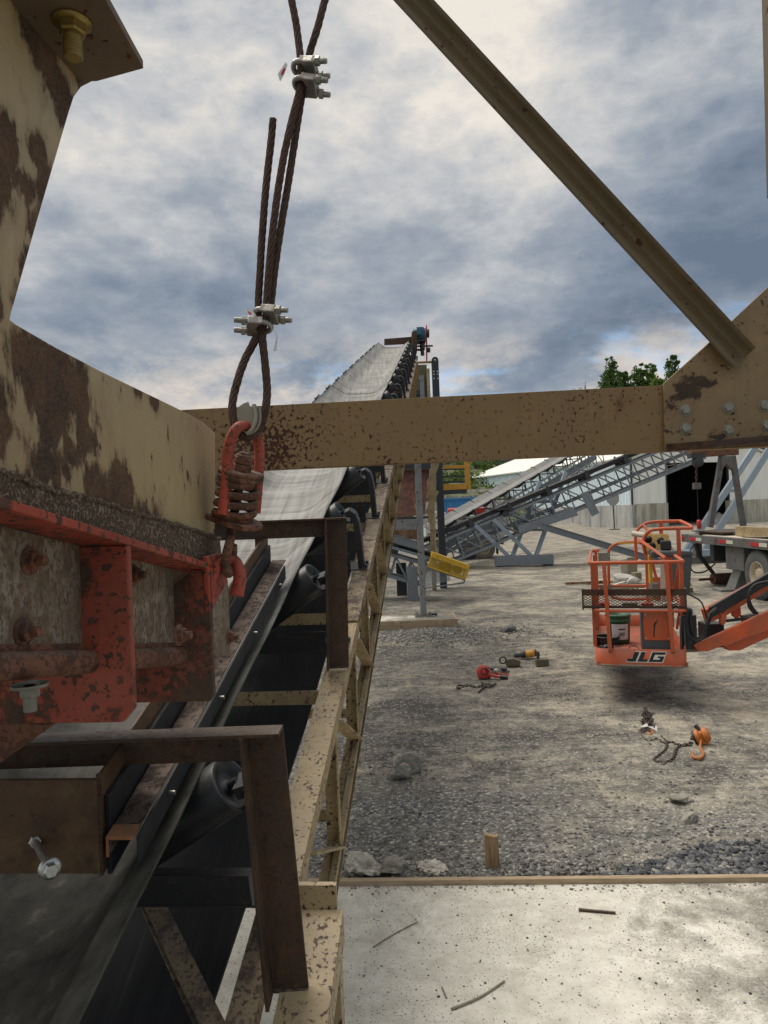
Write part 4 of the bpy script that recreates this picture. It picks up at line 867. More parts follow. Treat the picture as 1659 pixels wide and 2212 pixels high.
ldir = (U(566, 1136, 1.5)-U(437, 1112, 1.5)).normalized(); ld2 = axs.cross(ldir).normalized(); ldir = ld2.cross(axs).normalized()
mb.poly([base_c+ldir*a_*.86+ld2*b_ for a_, b_ in P0], -axs*.011); mb.lathe(base_c, axs, [(0, 0), (.04, 0), (.041, .003), (.04, .008), (0, .008)], 32); fixn(mb.build('bottom_plate', M['rustorange'], sh, bevel=.002))
mb = MB(); q = smoothpath([nt+axs*.02, base_c-axs*.01, base_c-axs*.035, U(497, 1168, 1.475), U(490, 1195, 1.455), U(487, 1222, 1.45), U(491, 1238, 1.462), U(498, 1234, 1.485), U(502, 1205, 1.5), U(503, 1178, 1.49)], 6); mb.tube(q, [.0095 if i > 10 else .010 for i in range(len(q))], 12); mb.build('eye_rod', M['rustorange'], sh)
# ------------------------------------------------------------------ middle distance: lattice conveyors
def meshpanel(mb, O, ex, ey, nx_, ny_, r):
    O, ex, ey = Vector(O), Vector(ex), Vector(ey)
    nrm = ex.cross(ey).normalized()
    def ln(a, b_):
        p, q = O+ex*a[0]+ey*a[1], O+ex*b_[0]+ey*b_[1]; mb.bar(p, q, r, r, nrm)
    for sgn in (1, -1):
        for k in range(-ny_, nx_+1):
            x0, x1 = k/nx_, (k+ny_)/nx_; y0, y1 = 0.0, 1.0
            if x0 < 0: y0 = -x0*nx_/ny_; x0 = 0
            if x1 > 1: y1 = y0+(1-x0)*nx_/ny_; x1 = 1
            if y1-y0 < 1e-3: continue
            if sgn < 0: y0, y1 = 1-y0, 1-y1
            ln((x0, y0), (x1, y1))
def truss_conv(name, label, P0, P1, lat, H, nbay, m, belt_m, sp, cw=.07, up_off=.3, bracket=True, pipe=None, strip=None):
    P0, P1, lat = Vector(P0), Vector(P1), Vector(lat); th = thing(name, label, 'conveyor', tuple(P0))
    dd = P1-P0; L = dd.length; dd.normalize(); up = dd.cross(lat.normalized()); up = up if up.z > 0 else -up; up.normalize()
    def Q(s_, a_, h): return P0+dd*s_*L+lat*a_+up*h
    for a_ in (0, 1):
        for h in (0, -H): MB().bar(Q(0, a_, h), Q(1, a_, h), cw, cw, up).build('chord', m, th)
        for i in range(nbay+1):
            MB().bar(Q(i/nbay, a_, -cw*.5), Q(i/nbay, a_, -H+cw*.5), cw*.5, cw*.5, dd).build('upright', m, th)
            if i < nbay: MB().bar(Q(i/nbay, a_, -cw*.5), Q((i+1)/nbay, a_, -H+cw*.5), cw*.5, cw*.5, up).build('brace', m, th)
    for i in range(nbay+1): MB().bar(Q(i/nbay, .03, -H), Q(i/nbay, .97, -H), cw*.6, cw*.6).build('crossbar', m, th)
    if pipe: MB().tube([Q(0, .5, -H*.55), Q(1, .5, -H*.55)], pipe, 10).build('drive_pipe', m, th)
    pf = [(-.02, up_off), (.25, up_off-.14), (.75, up_off-.14), (1.02, up_off)]; mb = MB()
    v0 = [Q(-.01, a_, h) for a_, h in pf]+[Q(1.01, a_, h) for a_, h in pf]; v0 += [v-up*.03 for v in v0]
    mb.add(v0, [(i, i+1, i+5, i+4) for i in range(3)]+[(i+8, i+12, i+13, i+9) for i in range(3)]+[(0, 4, 12, 8), (3, 11, 15, 7)]); fixn(mb.build('belt', belt_m, th))
    n = int(L/sp)
    for i in range(n+1):
        s_ = (i+.4)*sp/L
        if s_ > 1: break
        mb = MB()
        for a_ in (0, 1):
            o_ = -1 if a_ == 0 else 1; e = lat.normalized()*.07*o_
            b0 = Q(s_, a_, cw*.5)+e; t0_ = Q(s_, a_, up_off+.02)+e
            if bracket: mb.poly([b0-dd*.11, b0+dd*.11, t0_+dd*.05, t0_+up*.05, t0_-dd*.05], e*.35)
            else: mb.bar(b0, t0_, .05, .05, dd)
        mb.bar(Q(s_, -.05, cw*.6), Q(s_, 1.05, cw*.6), .08, .03, up); idl = fixn(mb.build('idler', M['charcoal'], th))
        for (a0, h0, a1, h1) in ((-.03, up_off-.03, .27, up_off-.22), (.3, up_off-.23, .7, up_off-.23), (.73, up_off-.22, 1.03, up_off-.03)):
            MB().cyl(Q(s_, a0, h0), Q(s_, a1, h1), .055, 10).build('roll', M['roll'], idl)
    return th, Q
thB, QB = truss_conv('lattice_conveyor', 'grey lattice truss conveyor crossing the yard in front of the metal shed', U(905, 1189, 26), U(1505, 941.5, 26), (0, .95, 0), .86, 15, M['grey'], M['blackdull'], 1.53, cw=.085, up_off=.34, pipe=.07)
mb = MB(); mb.bar(U(955, 1152, 25.93), U(1460, 942, 25.93), .02, .13, (0, 0, 1)); mb.build('belt_edge', M['blackdull'], thB)
mb = MB(); mb.poly([U(1254, 1067, 25.9), U(1270, 1060, 25.9), U(1295, 1108, 25.9), U(1279, 1116, 25.9)], (0, .04, 0)); fixn(mb.build('splice_plate', M['grey'], thB))
for px, py in ((1081, 1103), (1425, 958)):
    mb = MB(); a_ = U(px, py, 25.85); mb.bx(a_.x-.28, a_.x+.28, 25.75, 26.8, a_.z+.02, a_.z+.08); mb.cyl(a_+Vector((.2, 0, -.12)), a_+Vector((.2, .9, -.12)), .12, 12); mb.build('return_roller', M['charcoal'], thB)
# undercarriage
mb = MB(); mb.poly([U(1118, 1137, 25.9), U(1240, 1098, 25.9), U(1250, 1113, 25.9), U(1123, 1153, 25.9)], (0, 1.1, 0)); fixn(mb.build('pivot_plate', M['grey'], thB))
for (a_, b_, z0, z1) in (((1099, 1202), (1026, 1134), 26.2, 25.95), ((1150, 1203), (1066, 1122), 26.2, 25.95), ((1107, 1202), (1166, 1040), 26.3, 27.3), ((1157, 1203), (1222, 1020), 26.3, 27.3)):
    MB().bar(U(*a_, z0), U(*b_, z1), .14, .14, (0, 1, 0)).build('leg', M['bluegrey'], thB)
for (a_, b_) in (((1128, 1145), (1180, 1144)), ((1150, 1085), (1198, 1083)), ((1033, 1141), (1080, 1140))):
    MB().bar(U(*a_, 26.7), U(*b_, 26.7), .09, .1).build('leg_tie', M['bluegrey'], thB)
mb = MB(); a_, b_ = U(1071, 1208, 26.1), U(1195, 1209, 26.1); mb.bx(a_.x, b_.x, 26.0, 26.5, .06, .40); mb.bx(a_.x+.0, a_.x+.35, 26.1, 26.4, 0, .06); mb.bx(b_.x-.35, b_.x, 26.1, 26.4, 0, .06); mb.build('skid', M['grey'], thB, bevel=.01)
mb = MB(); a_, b_ = U(1168, 1136, 25.6), U(1500, 1236, 25.0); mb.chan(a_, b_, .12, .24, .02, (0, 0, 1)); mb.bar(a_, b_, .03, .2); mb.build('tow_strut', M['grey'], thB)
mb = MB(); mb.bx(U(1480, 1200, 25).x, U(1532, 1200, 25).x, 24.8, 25.6, 0, .45); mb.build('skid', M['bluegrey'], thB, bevel=.01)
for (a_, b_) in (((1478, 1196), (1566, 1064)), ((1566, 1064), (1652, 935)), ((1508, 1212), (1590, 1084)), ((1590, 1084), (1690, 925))):
    MB().bar(U(*a_, 25.5), U(*b_, 25.5), .2, .16, (0, 1, 0)).build('leg', M['bluegrey'], thB)
for (a_, b_) in (((1520, 1124), (1548, 1124)), ((1568, 1060), (1605, 1060))): MB().bar(U(*a_, 25.5), U(*b_, 25.5), .1, .12).build('leg_tie', M['bluegrey'], thB)
thA, QA = truss_conv('lattice_conveyor', 'farther grey lattice conveyor with a dusty belt climbing behind the nearer one', U(925, 1156, 27.6), U(1260, 968, 37), (.73*1.0, -.68*1.0, 0), 1.0, 17, M['grey'], plain('dusty_belt', (.22, .22, .215), .7, vs=3, var=.25), 1.3, cw=.07, up_off=.42, bracket=False, pipe=.16)
thC, QC = truss_conv('tail_conveyor', 'short grey lattice conveyor under the rusty hopper with a yellow mesh guard', U(720, 1163, 17.6), U(925, 1221, 17.6), (0, .8, 0), .52, 6, M['grey'], M['blackdull'], 1.1, cw=.08, up_off=.32, pipe=None)
mb = MB(); mb.chan(U(760, 1138, 17.4), U(908, 1180, 17.4), .06, .2, .012); mb.build('skirt_rail', M['grey'], thC)
mb = MB(); mb.chan(U(760, 1158, 17.35), U(930, 1206, 17.35), .05, .06, .012); mb.build('skirt_rail', M['bluegrey'], thC)
for x0, x1, yt in ((881, 904, 1224), (858, 880, 1216)):
    z_ = 17.5 if x0 > 870 else 18.6
    mb = MB(); a_, b_ = U(x0, 1290, z_), U(x1, 1290, z_); mb.bx(a_.x, b_.x, z_-.01, z_+.01, 0, U(x0, yt, z_).z); mb.bx(a_.x, a_.x+.02, z_+.0105, z_+.16, 0, U(x0, yt, z_).z-.01); mb.bx(b_.x-.02, b_.x, z_+.0105, z_+.16, 0, U(x0, yt, z_).z-.02); mb.build('leg', M['grey'] if x0 > 870 else M['charcoal'], thC)
mb = MB(); f0, f1, f2, f3 = [U(x, y, 17.2) for x, y in ((908, 1222), (1004, 1253), (1002, 1259), (908, 1272))]
for a_, b_ in ((f0, f1), (f1, f2), (f2, f3), (f3, f0)): mb.bar(a_, b_, .03, .05, (0, 1, 0))
mb2 = MB(); meshpanel(mb2, f3+Vector((.02, 0, .02)), f2-f3-Vector((.35, 0, -.05)), (f0-f3)*.9, 22, 8, .009); mb2.build('guard_mesh', M['bluegrey'], thC)
mb.build('guard_frame', M['grey'], thC)
# yellow mesh guard
def quadbox(px4, z, depth): return [U(x, y, z) for x, y in px4], Vector((0, depth, 0))
Yf = [U(x, y, 17.0) for x, y in ((932, 1202), (1012, 1230), (1005, 1251), (925, 1224))]
yt = [U(x, y, 17.0) for x, y in ((935, 1193), (1016, 1222), (1012, 1230), (932, 1202))]
mb = MB()
for a_, b_ in zip(Yf, Yf[1:]+Yf[:1]): mb.bar(a_, b_, .035, .04, (0, 1, 0))
mb.poly([Yf[0], Yf[1], yt[1], yt[0]], (0, .55, 0)); mb.bar(Yf[3]+Vector((0, .5, 0)), Yf[2]+Vector((0, .5, 0)), .04, .04); mb.bar(Yf[1]+Vector((0, .5, 0)), Yf[2]+Vector((0, .5, 0)), .04, .04)
fixn(mb.build('pulley_guard', M['yellow'], thC, bevel=.006))
mb = MB(); meshpanel(mb, Yf[3], Yf[2]-Yf[3], Yf[0]-Yf[3], 28, 8, .0105); mb.build('guard_mesh', M['yellow'], thC)
mb = MB(); c = (Yf[0]+Yf[2])/2+Vector((0, .3, 0)); mb.cyl(c-Vector((.05, .25, .0)), c+Vector((-.05, .5, 0)), .14, 16); mb.cyl(c+Vector((.25, -.1, -.08)), c+Vector((.25, .4, -.08)), .1, 16); mb.build('pulley', M['olive'], thC)
# rusty transfer hopper
rh = thing('transfer_hopper', 'rusty sheet metal hopper chute seen between the truss and the grey post', 'hopper', tuple(U(880, 1169, 18)))
o = MB().poly([U(862, 1012, 19), U(925, 1010, 19), U(918, 1112, 18), U(854, 1118, 18)], (0, .02, 0)).build('back_plate', M['rusthopper'], rh); fixn(o)
o = MB().poly([U(862, 1012, 18.99), U(925, 1010, 18.99), U(923, 1026, 18.9), U(861, 1028, 18.9)], (0, -.01, 0)).build('worn_band', M['rustbeige'], rh); fixn(o)
o = MB().poly([U(905, 1069, 17.9), U(903, 1113, 17.9), U(894, 1094, 17.9)], (0, .02, 0)).build('side_flap', M['tan_light'], rh); fixn(o)
o = MB().poly([U(820, 1130, 17.6), U(905, 1128, 17.6), U(905, 1168, 17.6), U(820, 1152, 17.6)], (0, .9, 0)).build('lower_box', M['rustbeige'], rh); fixn(o)
mb = MB(); mb.bar(U(850, 1006, 18.9), U(930, 1004, 18.9), .12, .2); mb.bar(U(855, 1121, 17.95), U(925, 1117, 17.95), .05, .06); mb.build('rim', M['charcoal'], rh)
tw = thing('support_tower', 'weathered tan lattice tower between the grey post and the black column', 'tower', tuple(G(925, 1250)))
for (a_, b_, wd) in (((936, 990), (930, 1130), .16), ((918, 1075), (944, 1000), .14), ((944, 1060), (922, 1110), .12), ((905, 990), (902, 1140), .12)):
    MB().bar(U(*a_, 19.6), U(*b_, 19.6), wd, wd, (0, 1, 0)).build('brace', M['tan_light'], tw)
for px in (906, 933):
    a_ = U(px, 1130, 19.6); MB().bx(a_.x-.06, a_.x+.06, 19.5, 19.62, 0, a_.z+.02).build('leg', M['tan_light'], tw)
MB().bx(U(860, 1130, 19.8).x, U(940, 1130, 19.8).x, 19.7, 20.6, U(900, 1070, 19.8).z, U(900, 1050, 19.8).z).build('deck', M['charcoal'], tw)
# screening tower behind the conveyor head
st_ = thing('screen_tower', 'olive grey sheeted tower rising behind the conveyor beside the black column', 'tower', (U(905, 870, 26).x, 26, 0))
x0, x1 = U(886, 800, 26).x, U(922, 800, 26).x
mb = MB(); mb.bx(x0, x1, 26, 28, 3.0, U(905, 788, 26).z)
mb.build('cladding', M['olive'], st_)
for k in range(16): z_ = 4.6+.13*k; MB().bx(x0+.1, x1-.32, 25.93, 25.99, z_, z_+.05).build('louvre', M['charcoal'], st_)
mb = MB(); mb.bx(x1-.28, x1-.12, 25.9, 25.99, 3.0, U(905, 820, 26).z); mb.bx(x0+.3, x1-.12, 25.88, 25.98, U(905, 822, 26).z, U(905, 812, 26).z); mb.build('frame_trim', M['grey'], st_)
mb = MB(); mb.bx(x1-.02, x1+.08, 25.7, 25.9, 0, U(905, 800, 26).z); mb.bx(x0-.02, x0+.08, 25.7, 25.9, 0, 6); mb.build('post', M['tan_light'], st_)
MB().bx(U(975, 1130, 25).x-.02, U(991, 1130, 25).x, 25, 25.1, 5.4, 5.46).build('antenna', M['olive'], st_) if False else None
# black column with round top
col = thing('column', 'black steel column with rounded drilled top beside the yellow platform', 'column', (U(947, 1250, 20).x, 20, 0))
cx_ = U(939, 772, 20); cxw = .095; ct = cx_.z
mb = MB(); arc = [Vector((cx_.x+cxw*math.cos(a_), 19.9, ct-cxw+cxw*math.sin(a_))) for a_ in [math.pi*k/10 for k in range(11)]]
mb.poly([Vector((cx_.x+cxw, 19.9, 0))]+arc+[Vector((cx_.x-cxw, 19.9, 0))], (0, .2, 0)); fixn(mb.build('shaft', M['charcoal'], col, bevel=.01))
for (dx, dz) in ((0, .1), (-.05, .42), (.05, .42), (-.05, .5), (.05, .5), (-.05, .62), (.05, .62)):
    c = Vector((cx_.x+dx, 19.9, ct-dz)); MB().lathe(c, (0, -1, 0), [(.022 if dz > .2 else .03, 0), (.022 if dz > .2 else .03, .01), (0, .01)], 12).build('bolt', M['zinc'], col)
MB().cyl(U(903, 783, 20), Vector((cx_.x, 20, U(903, 783, 20).z)), .035, 10).build('cross_pin', M['tan_light'], col)
pl = thing('access_platform', 'yellow railed access platform hung on the black column', 'platform', tuple(U(990, 1055, 20)))
def yb_(a_, b_, wd, m='orangeyellow', z=20): MB().bar(U(*a_, z), U(*b_, z), wd, wd, (0, 1, 0)).build('rail' if m == 'orangeyellow' else 'floor_beam', M[m], pl)
yb_((957, 1054), (1008, 1052), .12); yb_((957, 1008), (1010, 1007), .06); yb_((1010, 990), (1014, 1057), .07); yb_((1004, 975), (1008, 1052), .07); yb_((1010, 960), (1014, 1000), .07)
yb_((957, 975), (1005, 974), .06)
yb_((957, 1064), (1008, 1061), .12, 'charcoal'); yb_((957, 1042), (1004, 1041), .05, 'charcoal'); yb_((957, 1030), (1004, 1029), .04, 'charcoal'); yb_((957, 1014), (1004, 1013), .04, 'charcoal'); 
for z in (21.2,): yb_((957, 1050), (1005, 1049), .1, 'orangeyellow', z); yb_((957, 1012), (1005, 1011), .05, 'orangeyellow', z)
MB().bx(U(957, 1130, 20).x, U(1012, 1130, 20).x, 19.95, 21.3, U(980, 1061, 20).z, U(980, 1059, 20).z).build('deck', M['charcoal'], pl)
# ------------------------------------------------------------------ white truck behind the conveyors
def wheel(parent, c, ax, r, wd, tm='tire', rm='rim', rr=.56):
    c, ax = Vector(c), Vector(ax).normalized(); c = c-ax*wd/2
    mb = MB(); mb.lathe(c, ax, [(r*rr, .02), (r*.8, .0), (r*.95, wd*.07), (r, wd*.2), (r, wd*.45), (r*.985, wd*.5), (r, wd*.55), (r, wd*.8), (r*.95, wd*.93), (r*.8, wd), (r*rr, wd-.02)], 40)
    for k in range(44):
        an = k*2*math.pi/44; e = Vector((0, math.cos(an), math.sin(an))) if abs(ax.x) > .7 else Vector((math.cos(an), 0, math.sin(an)))
        mb.bar(c+e*(r*1.0)+ax*wd*.12, c+e*(r*1.0)+ax*wd*.44, r*.07, .03, e); mb.bar(c+e*(r*1.0)+ax*wd*.56, c+e*(r*1.0)+ax*wd*.88, r*.07, .03, e)
    wh = mb.build('wheel', M[tm], parent)
    mb = MB(); mb.lathe(c, ax, [(r*rr, .03), (r*rr*.97, .01), (r*rr*.9, .03), (r*rr*.82, wd*.32), (r*.3, wd*.36), (r*.27, wd*.2), (r*.2, wd*.14), (0, wd*.14)], 32)
    mb.build('rim', M[rm], wh)
    mb = MB()
    for k in range(8): an = k*math.pi/4; e = Vector((0, math.cos(an), math.sin(an))) if abs(ax.x) > .7 else Vector((math.cos(an), 0, math.sin(an))); mb.hexh(c+e*r*.36+ax*wd*.34, -ax, .018, .03)
    mb.build('lug_nuts', M['boltgrey'], wh); return wh
tk = thing('service_truck', 'dusty white service truck parked behind the lattice conveyors', 'truck', (U(1000, 1200, 31).x, 31, 0))
tz = 30.6
X0, X1 = U(918, 1130, tz).x, U(1088, 1130, tz).x
mb = MB(); cabx = U(965, 1130, tz).x
mb.poly([Vector((X0, tz, .7)), Vector((cabx, tz, .7)), Vector((cabx, tz, U(950, 1107, tz).z)), Vector((X0+.45, tz, U(930, 1105, tz).z)), Vector((X0+.2, tz, 1.55)), Vector((X0, tz, 1.5))], (0, 2.1, 0)); fixn(mb.build('cab', M['white'], tk, bevel=.04))
MB().poly([Vector((X0+.34, tz-.01, 1.5)), Vector((cabx-.12, tz-.01, 1.5)), Vector((cabx-.12, tz-.01, 2.0)), Vector((X0+.55, tz-.01, 2.0))], (0, .02, 0)).build('window', M['glass'], tk)
MB().bx(cabx+.04, X1-.6, tz-.05, tz+2.1, .85, 1.9).build('service_body', M['offwhite'], tk, bevel=.02)
MB().bx(X1-.58, X1+.05, tz+.02, tz+2.05, .8, 1.75).build('rear_locker', M['white'], tk, bevel=.02)
MB().bx(X0, X1, tz+.2, tz+.35, .6, .8).build('chassis', M['charcoal'], tk)
for k in range(3): MB().bx(cabx+.2+.6*k, cabx+.7+.6*k, tz-.07, tz-.055, .95, 1.5).build('locker_door', M['offwhite'], tk, bevel=.01)
MB().tube([Vector((cabx+.1, tz+.5, 2.1)), Vector((X1-.7, tz+.5, 2.1))], .16, 12).build('tank', M['redplain'], tk)
wx = U(1047, 1196, tz).x
wheel(tk, (wx, tz+.12, .46), (0, 1, 0), .46, .28, 'tiretan'); wheel(tk, (wx-.62, tz+.4, .46), (0, 1, 0), .46, .28, 'tire'); wheel(tk, (X0+.5, tz+.12, .46), (0, 1, 0), .46, .28, 'tiretan')
MB().bx(wx+.55, wx+.6, tz, tz+.4, .2, .7).build('mud_flap', M['blackdull'], tk)
# ------------------------------------------------------------------ background buildings and hills
bx0 = Vector((21.7, 62, 0)); ed = Vector((-.322, .947, 0)); ef = Vector((.947, .322, 0)); EV = 6.1; WD = 15.6; LNG = 32
shed = thing('storage_shed', 'large pale metal storage shed on a stained concrete base with a dark open bay', 'shed', tuple(bx0))
def wallpanel(O, e, L, z0, z1, m, name, rib=.45, th_=.05, gab=0):
    nrm = Vector((e.y, -e.x, 0)); mb = MB(); n = int(L/rib); P = []
    for i in range(n):
        for a_, dd in ((0, 0), (.62, 0), (.7, th_), (.92, th_)): P.append((min(L, (i+a_)*rib), dd))
    P.append((L, 0)); vs = [O+e*a_+nrm*dd+Vector((0, 0, z0)) for a_, dd in P]+[O+e*a_+nrm*dd+Vector((0, 0, z1+(gab*(1-abs(2*a_-WD)/WD) if gab else 0))) for a_, dd in P]; k = len(P)
    mb.add(vs, [(i, i+1, k+i+1, k+i) for i in range(k-1)]); mb.add([v-nrm*.1 for v in vs], [(i+1, i, k+i, k+i+1) for i in range(k-1)])
    return mb.build(name, m, shed)
wallpanel(bx0+Vector((0,0,0)), -ed*-1, LNG, 2.0, EV, M['sidblue'], 'side_wall') if False else None
# side wall outward normal points to the left/front of the shed
def wp2(O, e, nrm, L, z0, z1f, m, name):
    mb = MB(); rib = .42; n = int(L/rib); P = []
    for i in range(n):
        for a_, dd in ((0, 0), (.6, 0), (.68, .05), (.92, .05)): P.append((min(L, (i+a_)*rib), dd))
    P.append((L, 0)); vs = [O+e*a_+nrm*dd+Vector((0, 0, z0)) for a_, dd in P]+[O+e*a_+nrm*dd+Vector((0, 0, z1f(a_))) for a_, dd in P]; k = len(P)
    mb.add(vs, [(i, i+1, k+i+1, k+i) for i in range(k-1)]); mb.add([v-nrm*.15 for v in vs], [(i+1, i, k+i, k+i+1) for i in range(k-1)]); return mb.build(name, m, shed)
wp2(bx0, ed, -ef, LNG, 2.0, lambda a_: EV, M['sidblue'], 'side_wall')
gz = lambda a_: EV+2.6*(1-abs(2*a_-WD)/WD)
wp2(bx0, ef, -ed, 3.65, 2.0, gz, M['sidcream'], 'front_wall')
wp2(bx0+ef*10.7, ef, -ed, 4.9, 2.0, lambda a_: gz(a_+10.7), M['sidcream'], 'front_wall')
wp2(bx0+ef*3.65, ef, -ed, 7.05, 5.6, lambda a_: gz(a_+3.65), M['sidcream'], 'gable_wall')
wp2(bx0+ef*WD, ed, ef, LNG, 2.0, lambda a_: EV, M['sidcream'], 'side_wall')
def cbox(O, e1_, e2_, L1, L2, z0, z1, m, name):
    mb = MB(); P = [O, O+e1_*L1, O+e1_*L1+e2_*L2, O+e2_*L2]; mb.poly([p+Vector((0, 0, z0)) for p in P], (0, 0, z1-z0)); return fixn(mb.build(name, m, shed))
cbox(bx0-ef*.06-ed*.0, ed, ef, LNG, .4, -.2, 2.0, M['concgrey'], 'base_wall')
cbox(bx0-ed*.08+ef*.342, ef, ed, 3.4, .4, -.2, 2.05, M['conc'], 'base_wall'); cbox(bx0-ed*.08+ef*10.65, ef, ed, 5.0, .5, -.2, 2.05, M['conc'], 'base_wall')
cbox(bx0+ef*(WD-.4), ed, ef, LNG, .4, -.2, 2.0, M['conc'], 'base_wall')
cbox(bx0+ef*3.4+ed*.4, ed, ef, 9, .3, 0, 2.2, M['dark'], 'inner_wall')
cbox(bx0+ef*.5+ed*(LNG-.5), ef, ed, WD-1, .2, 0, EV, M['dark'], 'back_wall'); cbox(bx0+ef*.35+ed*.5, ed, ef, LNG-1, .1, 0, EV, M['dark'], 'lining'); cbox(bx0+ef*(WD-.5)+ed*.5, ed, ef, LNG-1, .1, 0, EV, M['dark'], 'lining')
for sg in (0, 1):
    mb = MB(); e0 = bx0-ed*.4+ef*(-.4 if sg == 0 else WD+.4)+Vector((0, 0, EV-.06)); r0 = bx0-ed*.4+ef*WD/2+Vector((0, 0, EV+2.65))
    mb.poly([e0, r0, r0+ed*(LNG+.8), e0+ed*(LNG+.8)], (0, 0, .12)); fixn(mb.build('roof', siding('pale_roof', (.88, .88, .8)), shed))
for a_, nm in ((3.62, 0), (10.62, 1)): cbox(bx0+ef*a_-ed*.05, ef, ed, .12, .2, 2.05, 5.6, M['charcoal'], 'corner_trim')
cbox(bx0-ef*.1-ed*.1, ef, ed, .14, .14, 2.0, EV, M['charcoal'], 'corner_trim')
def heap(name, label, c, rx, ry, h, m, seed=0, parent=None):
    mb = MB(); n = 28; k = 12; rg = random.Random(seed); P = [Vector(c)+Vector((0, 0, h))]
    for j in range(1, k+1):
        for i in range(n):
            a_ = 2*math.pi*i/n; rr = j/k*(1+.12*math.sin(3*a_+seed)+.06*rg.uniform(-1, 1)); P.append(Vector(c)+Vector((rx*rr*math.cos(a_), ry*rr*math.sin(a_), max(-.1, h*(1-j/k)**1.0*(1+.1*rg.uniform(-1, 1))-.02))))
    fs = [(0, 1+i, 1+(i+1) % n) for i in range(n)]+[(1+(j-1)*n+i, 1+j*n+i, 1+j*n+(i+1) % n, 1+(j-1)*n+(i+1) % n) for j in range(1, k) for i in range(n)]
    mb.add(P, fs, True); o = mb.build(name, m, parent, loc=c); return tag(o, label, 'heap') if not parent else o
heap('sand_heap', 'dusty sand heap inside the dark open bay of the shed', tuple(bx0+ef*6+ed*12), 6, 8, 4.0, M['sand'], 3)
heap('rubble_heap', 'low pale rubble heap beside the right pier of the shed', tuple(bx0+ef*10.2+ed*.8), 1.5, 1.6, 1.0, M['lump'], 4)
sg = thing('road_sign', 'round grey back of a road sign on a thin post before the shed', 'sign', tuple(G(1328, 1139)))
p = G(1328, 1144); mb = MB(); c = Vector((p.x-.05, p.y, U(1327, 1077, p.y).z)); mb.poly([c+Vector((.55*math.cos(math.pi*(k+.5)/4), 0, .62*math.sin(math.pi*(k+.5)/4))) for k in range(8)], (0, .03, 0)); fixn(mb.build('plate', M['signgrey'], sg))
MB().cyl(p+Vector((0, .06, 0)), c+Vector((0, .06, .3)), .05, 8).build('post', M['charcoal'], sg); MB().bx(p.x-.4, p.x+.4, p.y-.2, p.y+.3, 0, .06).build('base', M['charcoal'], sg)
p = G(1655, 1122); mb = MB(); mb.lathe(p, (0, 0, 1), [(.26, 0), (.26, .05), (.16, .06), (.12, .35), (.1, .5), (.05, .75), (0, .76)], 16)
tag(mb.build('traffic_cone', M['hoistorange'], loc=p), 'orange traffic cone at the right end of the shed', 'cone')
# blue container and concrete bins
p = G(990, 1128); zc_ = 45.0; xa, xb = U(953, 1130, zc_).x, U(1045, 1130, zc_).x
ctn = thing('shipping_container', 'blue corrugated shipping container behind the black column', 'container', (xa, zc_, 0))
mb = MB(); n = 40; top_ = U(990, 1077, zc_).z
P = [(xa+(xb-xa)*i/n, (.05 if (i//1) % 2 else 0)) for i in range(n+1)]
vs = [Vector((a_, zc_-dd, .1)) for a_, dd in P]+[Vector((a_, zc_-dd, top_)) for a_, dd in P]; mb.add(vs, [(i, i+1, n+2+i, n+1+i) for i in range(n)])
mb.bx(xa, xb, zc_+.02, zc_+2.4, .1, top_-.02); mb.build('shell', M['bluebox'], ctn)
mb = MB(); mb.bar((xa, zc_-.06, top_), (xb, zc_-.06, top_), .1, .12); mb.bar((xa, zc_-.06, .1), (xb, zc_-.06, .1), .1, .14); mb.build('rails', M['bluebox'], ctn)
bn = thing('concrete_bin', 'pale concrete storage bins and catwalk below the green hillside', 'storage bin', (14, 58, 0))
zb = 58.0; xa, xb = U(900, 1130, zb).x, U(1100, 1130, zb).x; tz_ = U(1050, 1056, zb).z
mb = MB(); mb.bx(xa, xb, zb, zb+4, 0, tz_-.9); mb.build('wall', M['concgrey'], bn)
mb = MB(); mb.bx(xa, xb, zb-.1, zb+.1, tz_-.25, tz_); mb.build('cap', M['conc'], bn)
for k in range(7): x = xa+(xb-xa)*k/6.5; MB().bx(x, x+.16, zb-.2, zb-.04, 0, tz_-.26).build('pilaster', M['conc'], bn)
for k in (-.6,): MB().bx(xa, xb, zb-.12, zb-.06, tz_+k, tz_+k+.08).build('railing', M['postgrey'], bn)
# hillside, cliff
def sheet(name, fn, nu, nv, m, kind='structure', smooth=True):
    mb = MB(); mb.add([fn(i/nu, j/nv) for j in range(nv+1) for i in range(nu+1)], [(j*(nu+1)+i, j*(nu+1)+i+1, (j+1)*(nu+1)+i+1, (j+1)*(nu+1)+i) for j in range(nv) for i in range(nu)], smooth)
    return tag(mb.build(name, m), None, None, kind=kind)
from mathutils import noise as mn
def cliff_top(x): return 12.5+3.5*mn.noise(Vector((x*.05, 1, 3)))+1.2*mn.noise(Vector((x*.3, 1, 7)))
def clf(u, v):
    x = -30+150*u; y = 104+9*mn.noise(Vector((x*.06, v*.8, 2)))+2.6*mn.noise(Vector((x*.35, v*3, 5)))+1.0*mn.noise(Vector((x*1.1, v*9, 9)))+v*5
    if v > .8: y += (v-.8)*5*60
    z = cliff_top(x)*min(1, v/.8); return (x, y, z-.5)
sheet('cliff', clf, 300, 50, M['cliff'])
def hil(u, v):
    x = -10+36*u; y = 74+26*v+3*mn.noise(Vector((x*.1, v*2, 1))); z = 9.5*v**.9*min(1, max(0, (20.5-x)/5))+.8*mn.noise(Vector((x*.4, v*6, 8)))*v; return (x, y, z-.3)
sheet('hillside', hil, 80, 40, plain('grassy_bank', (.09, .11, .04), .9, vs=1, var=.35))
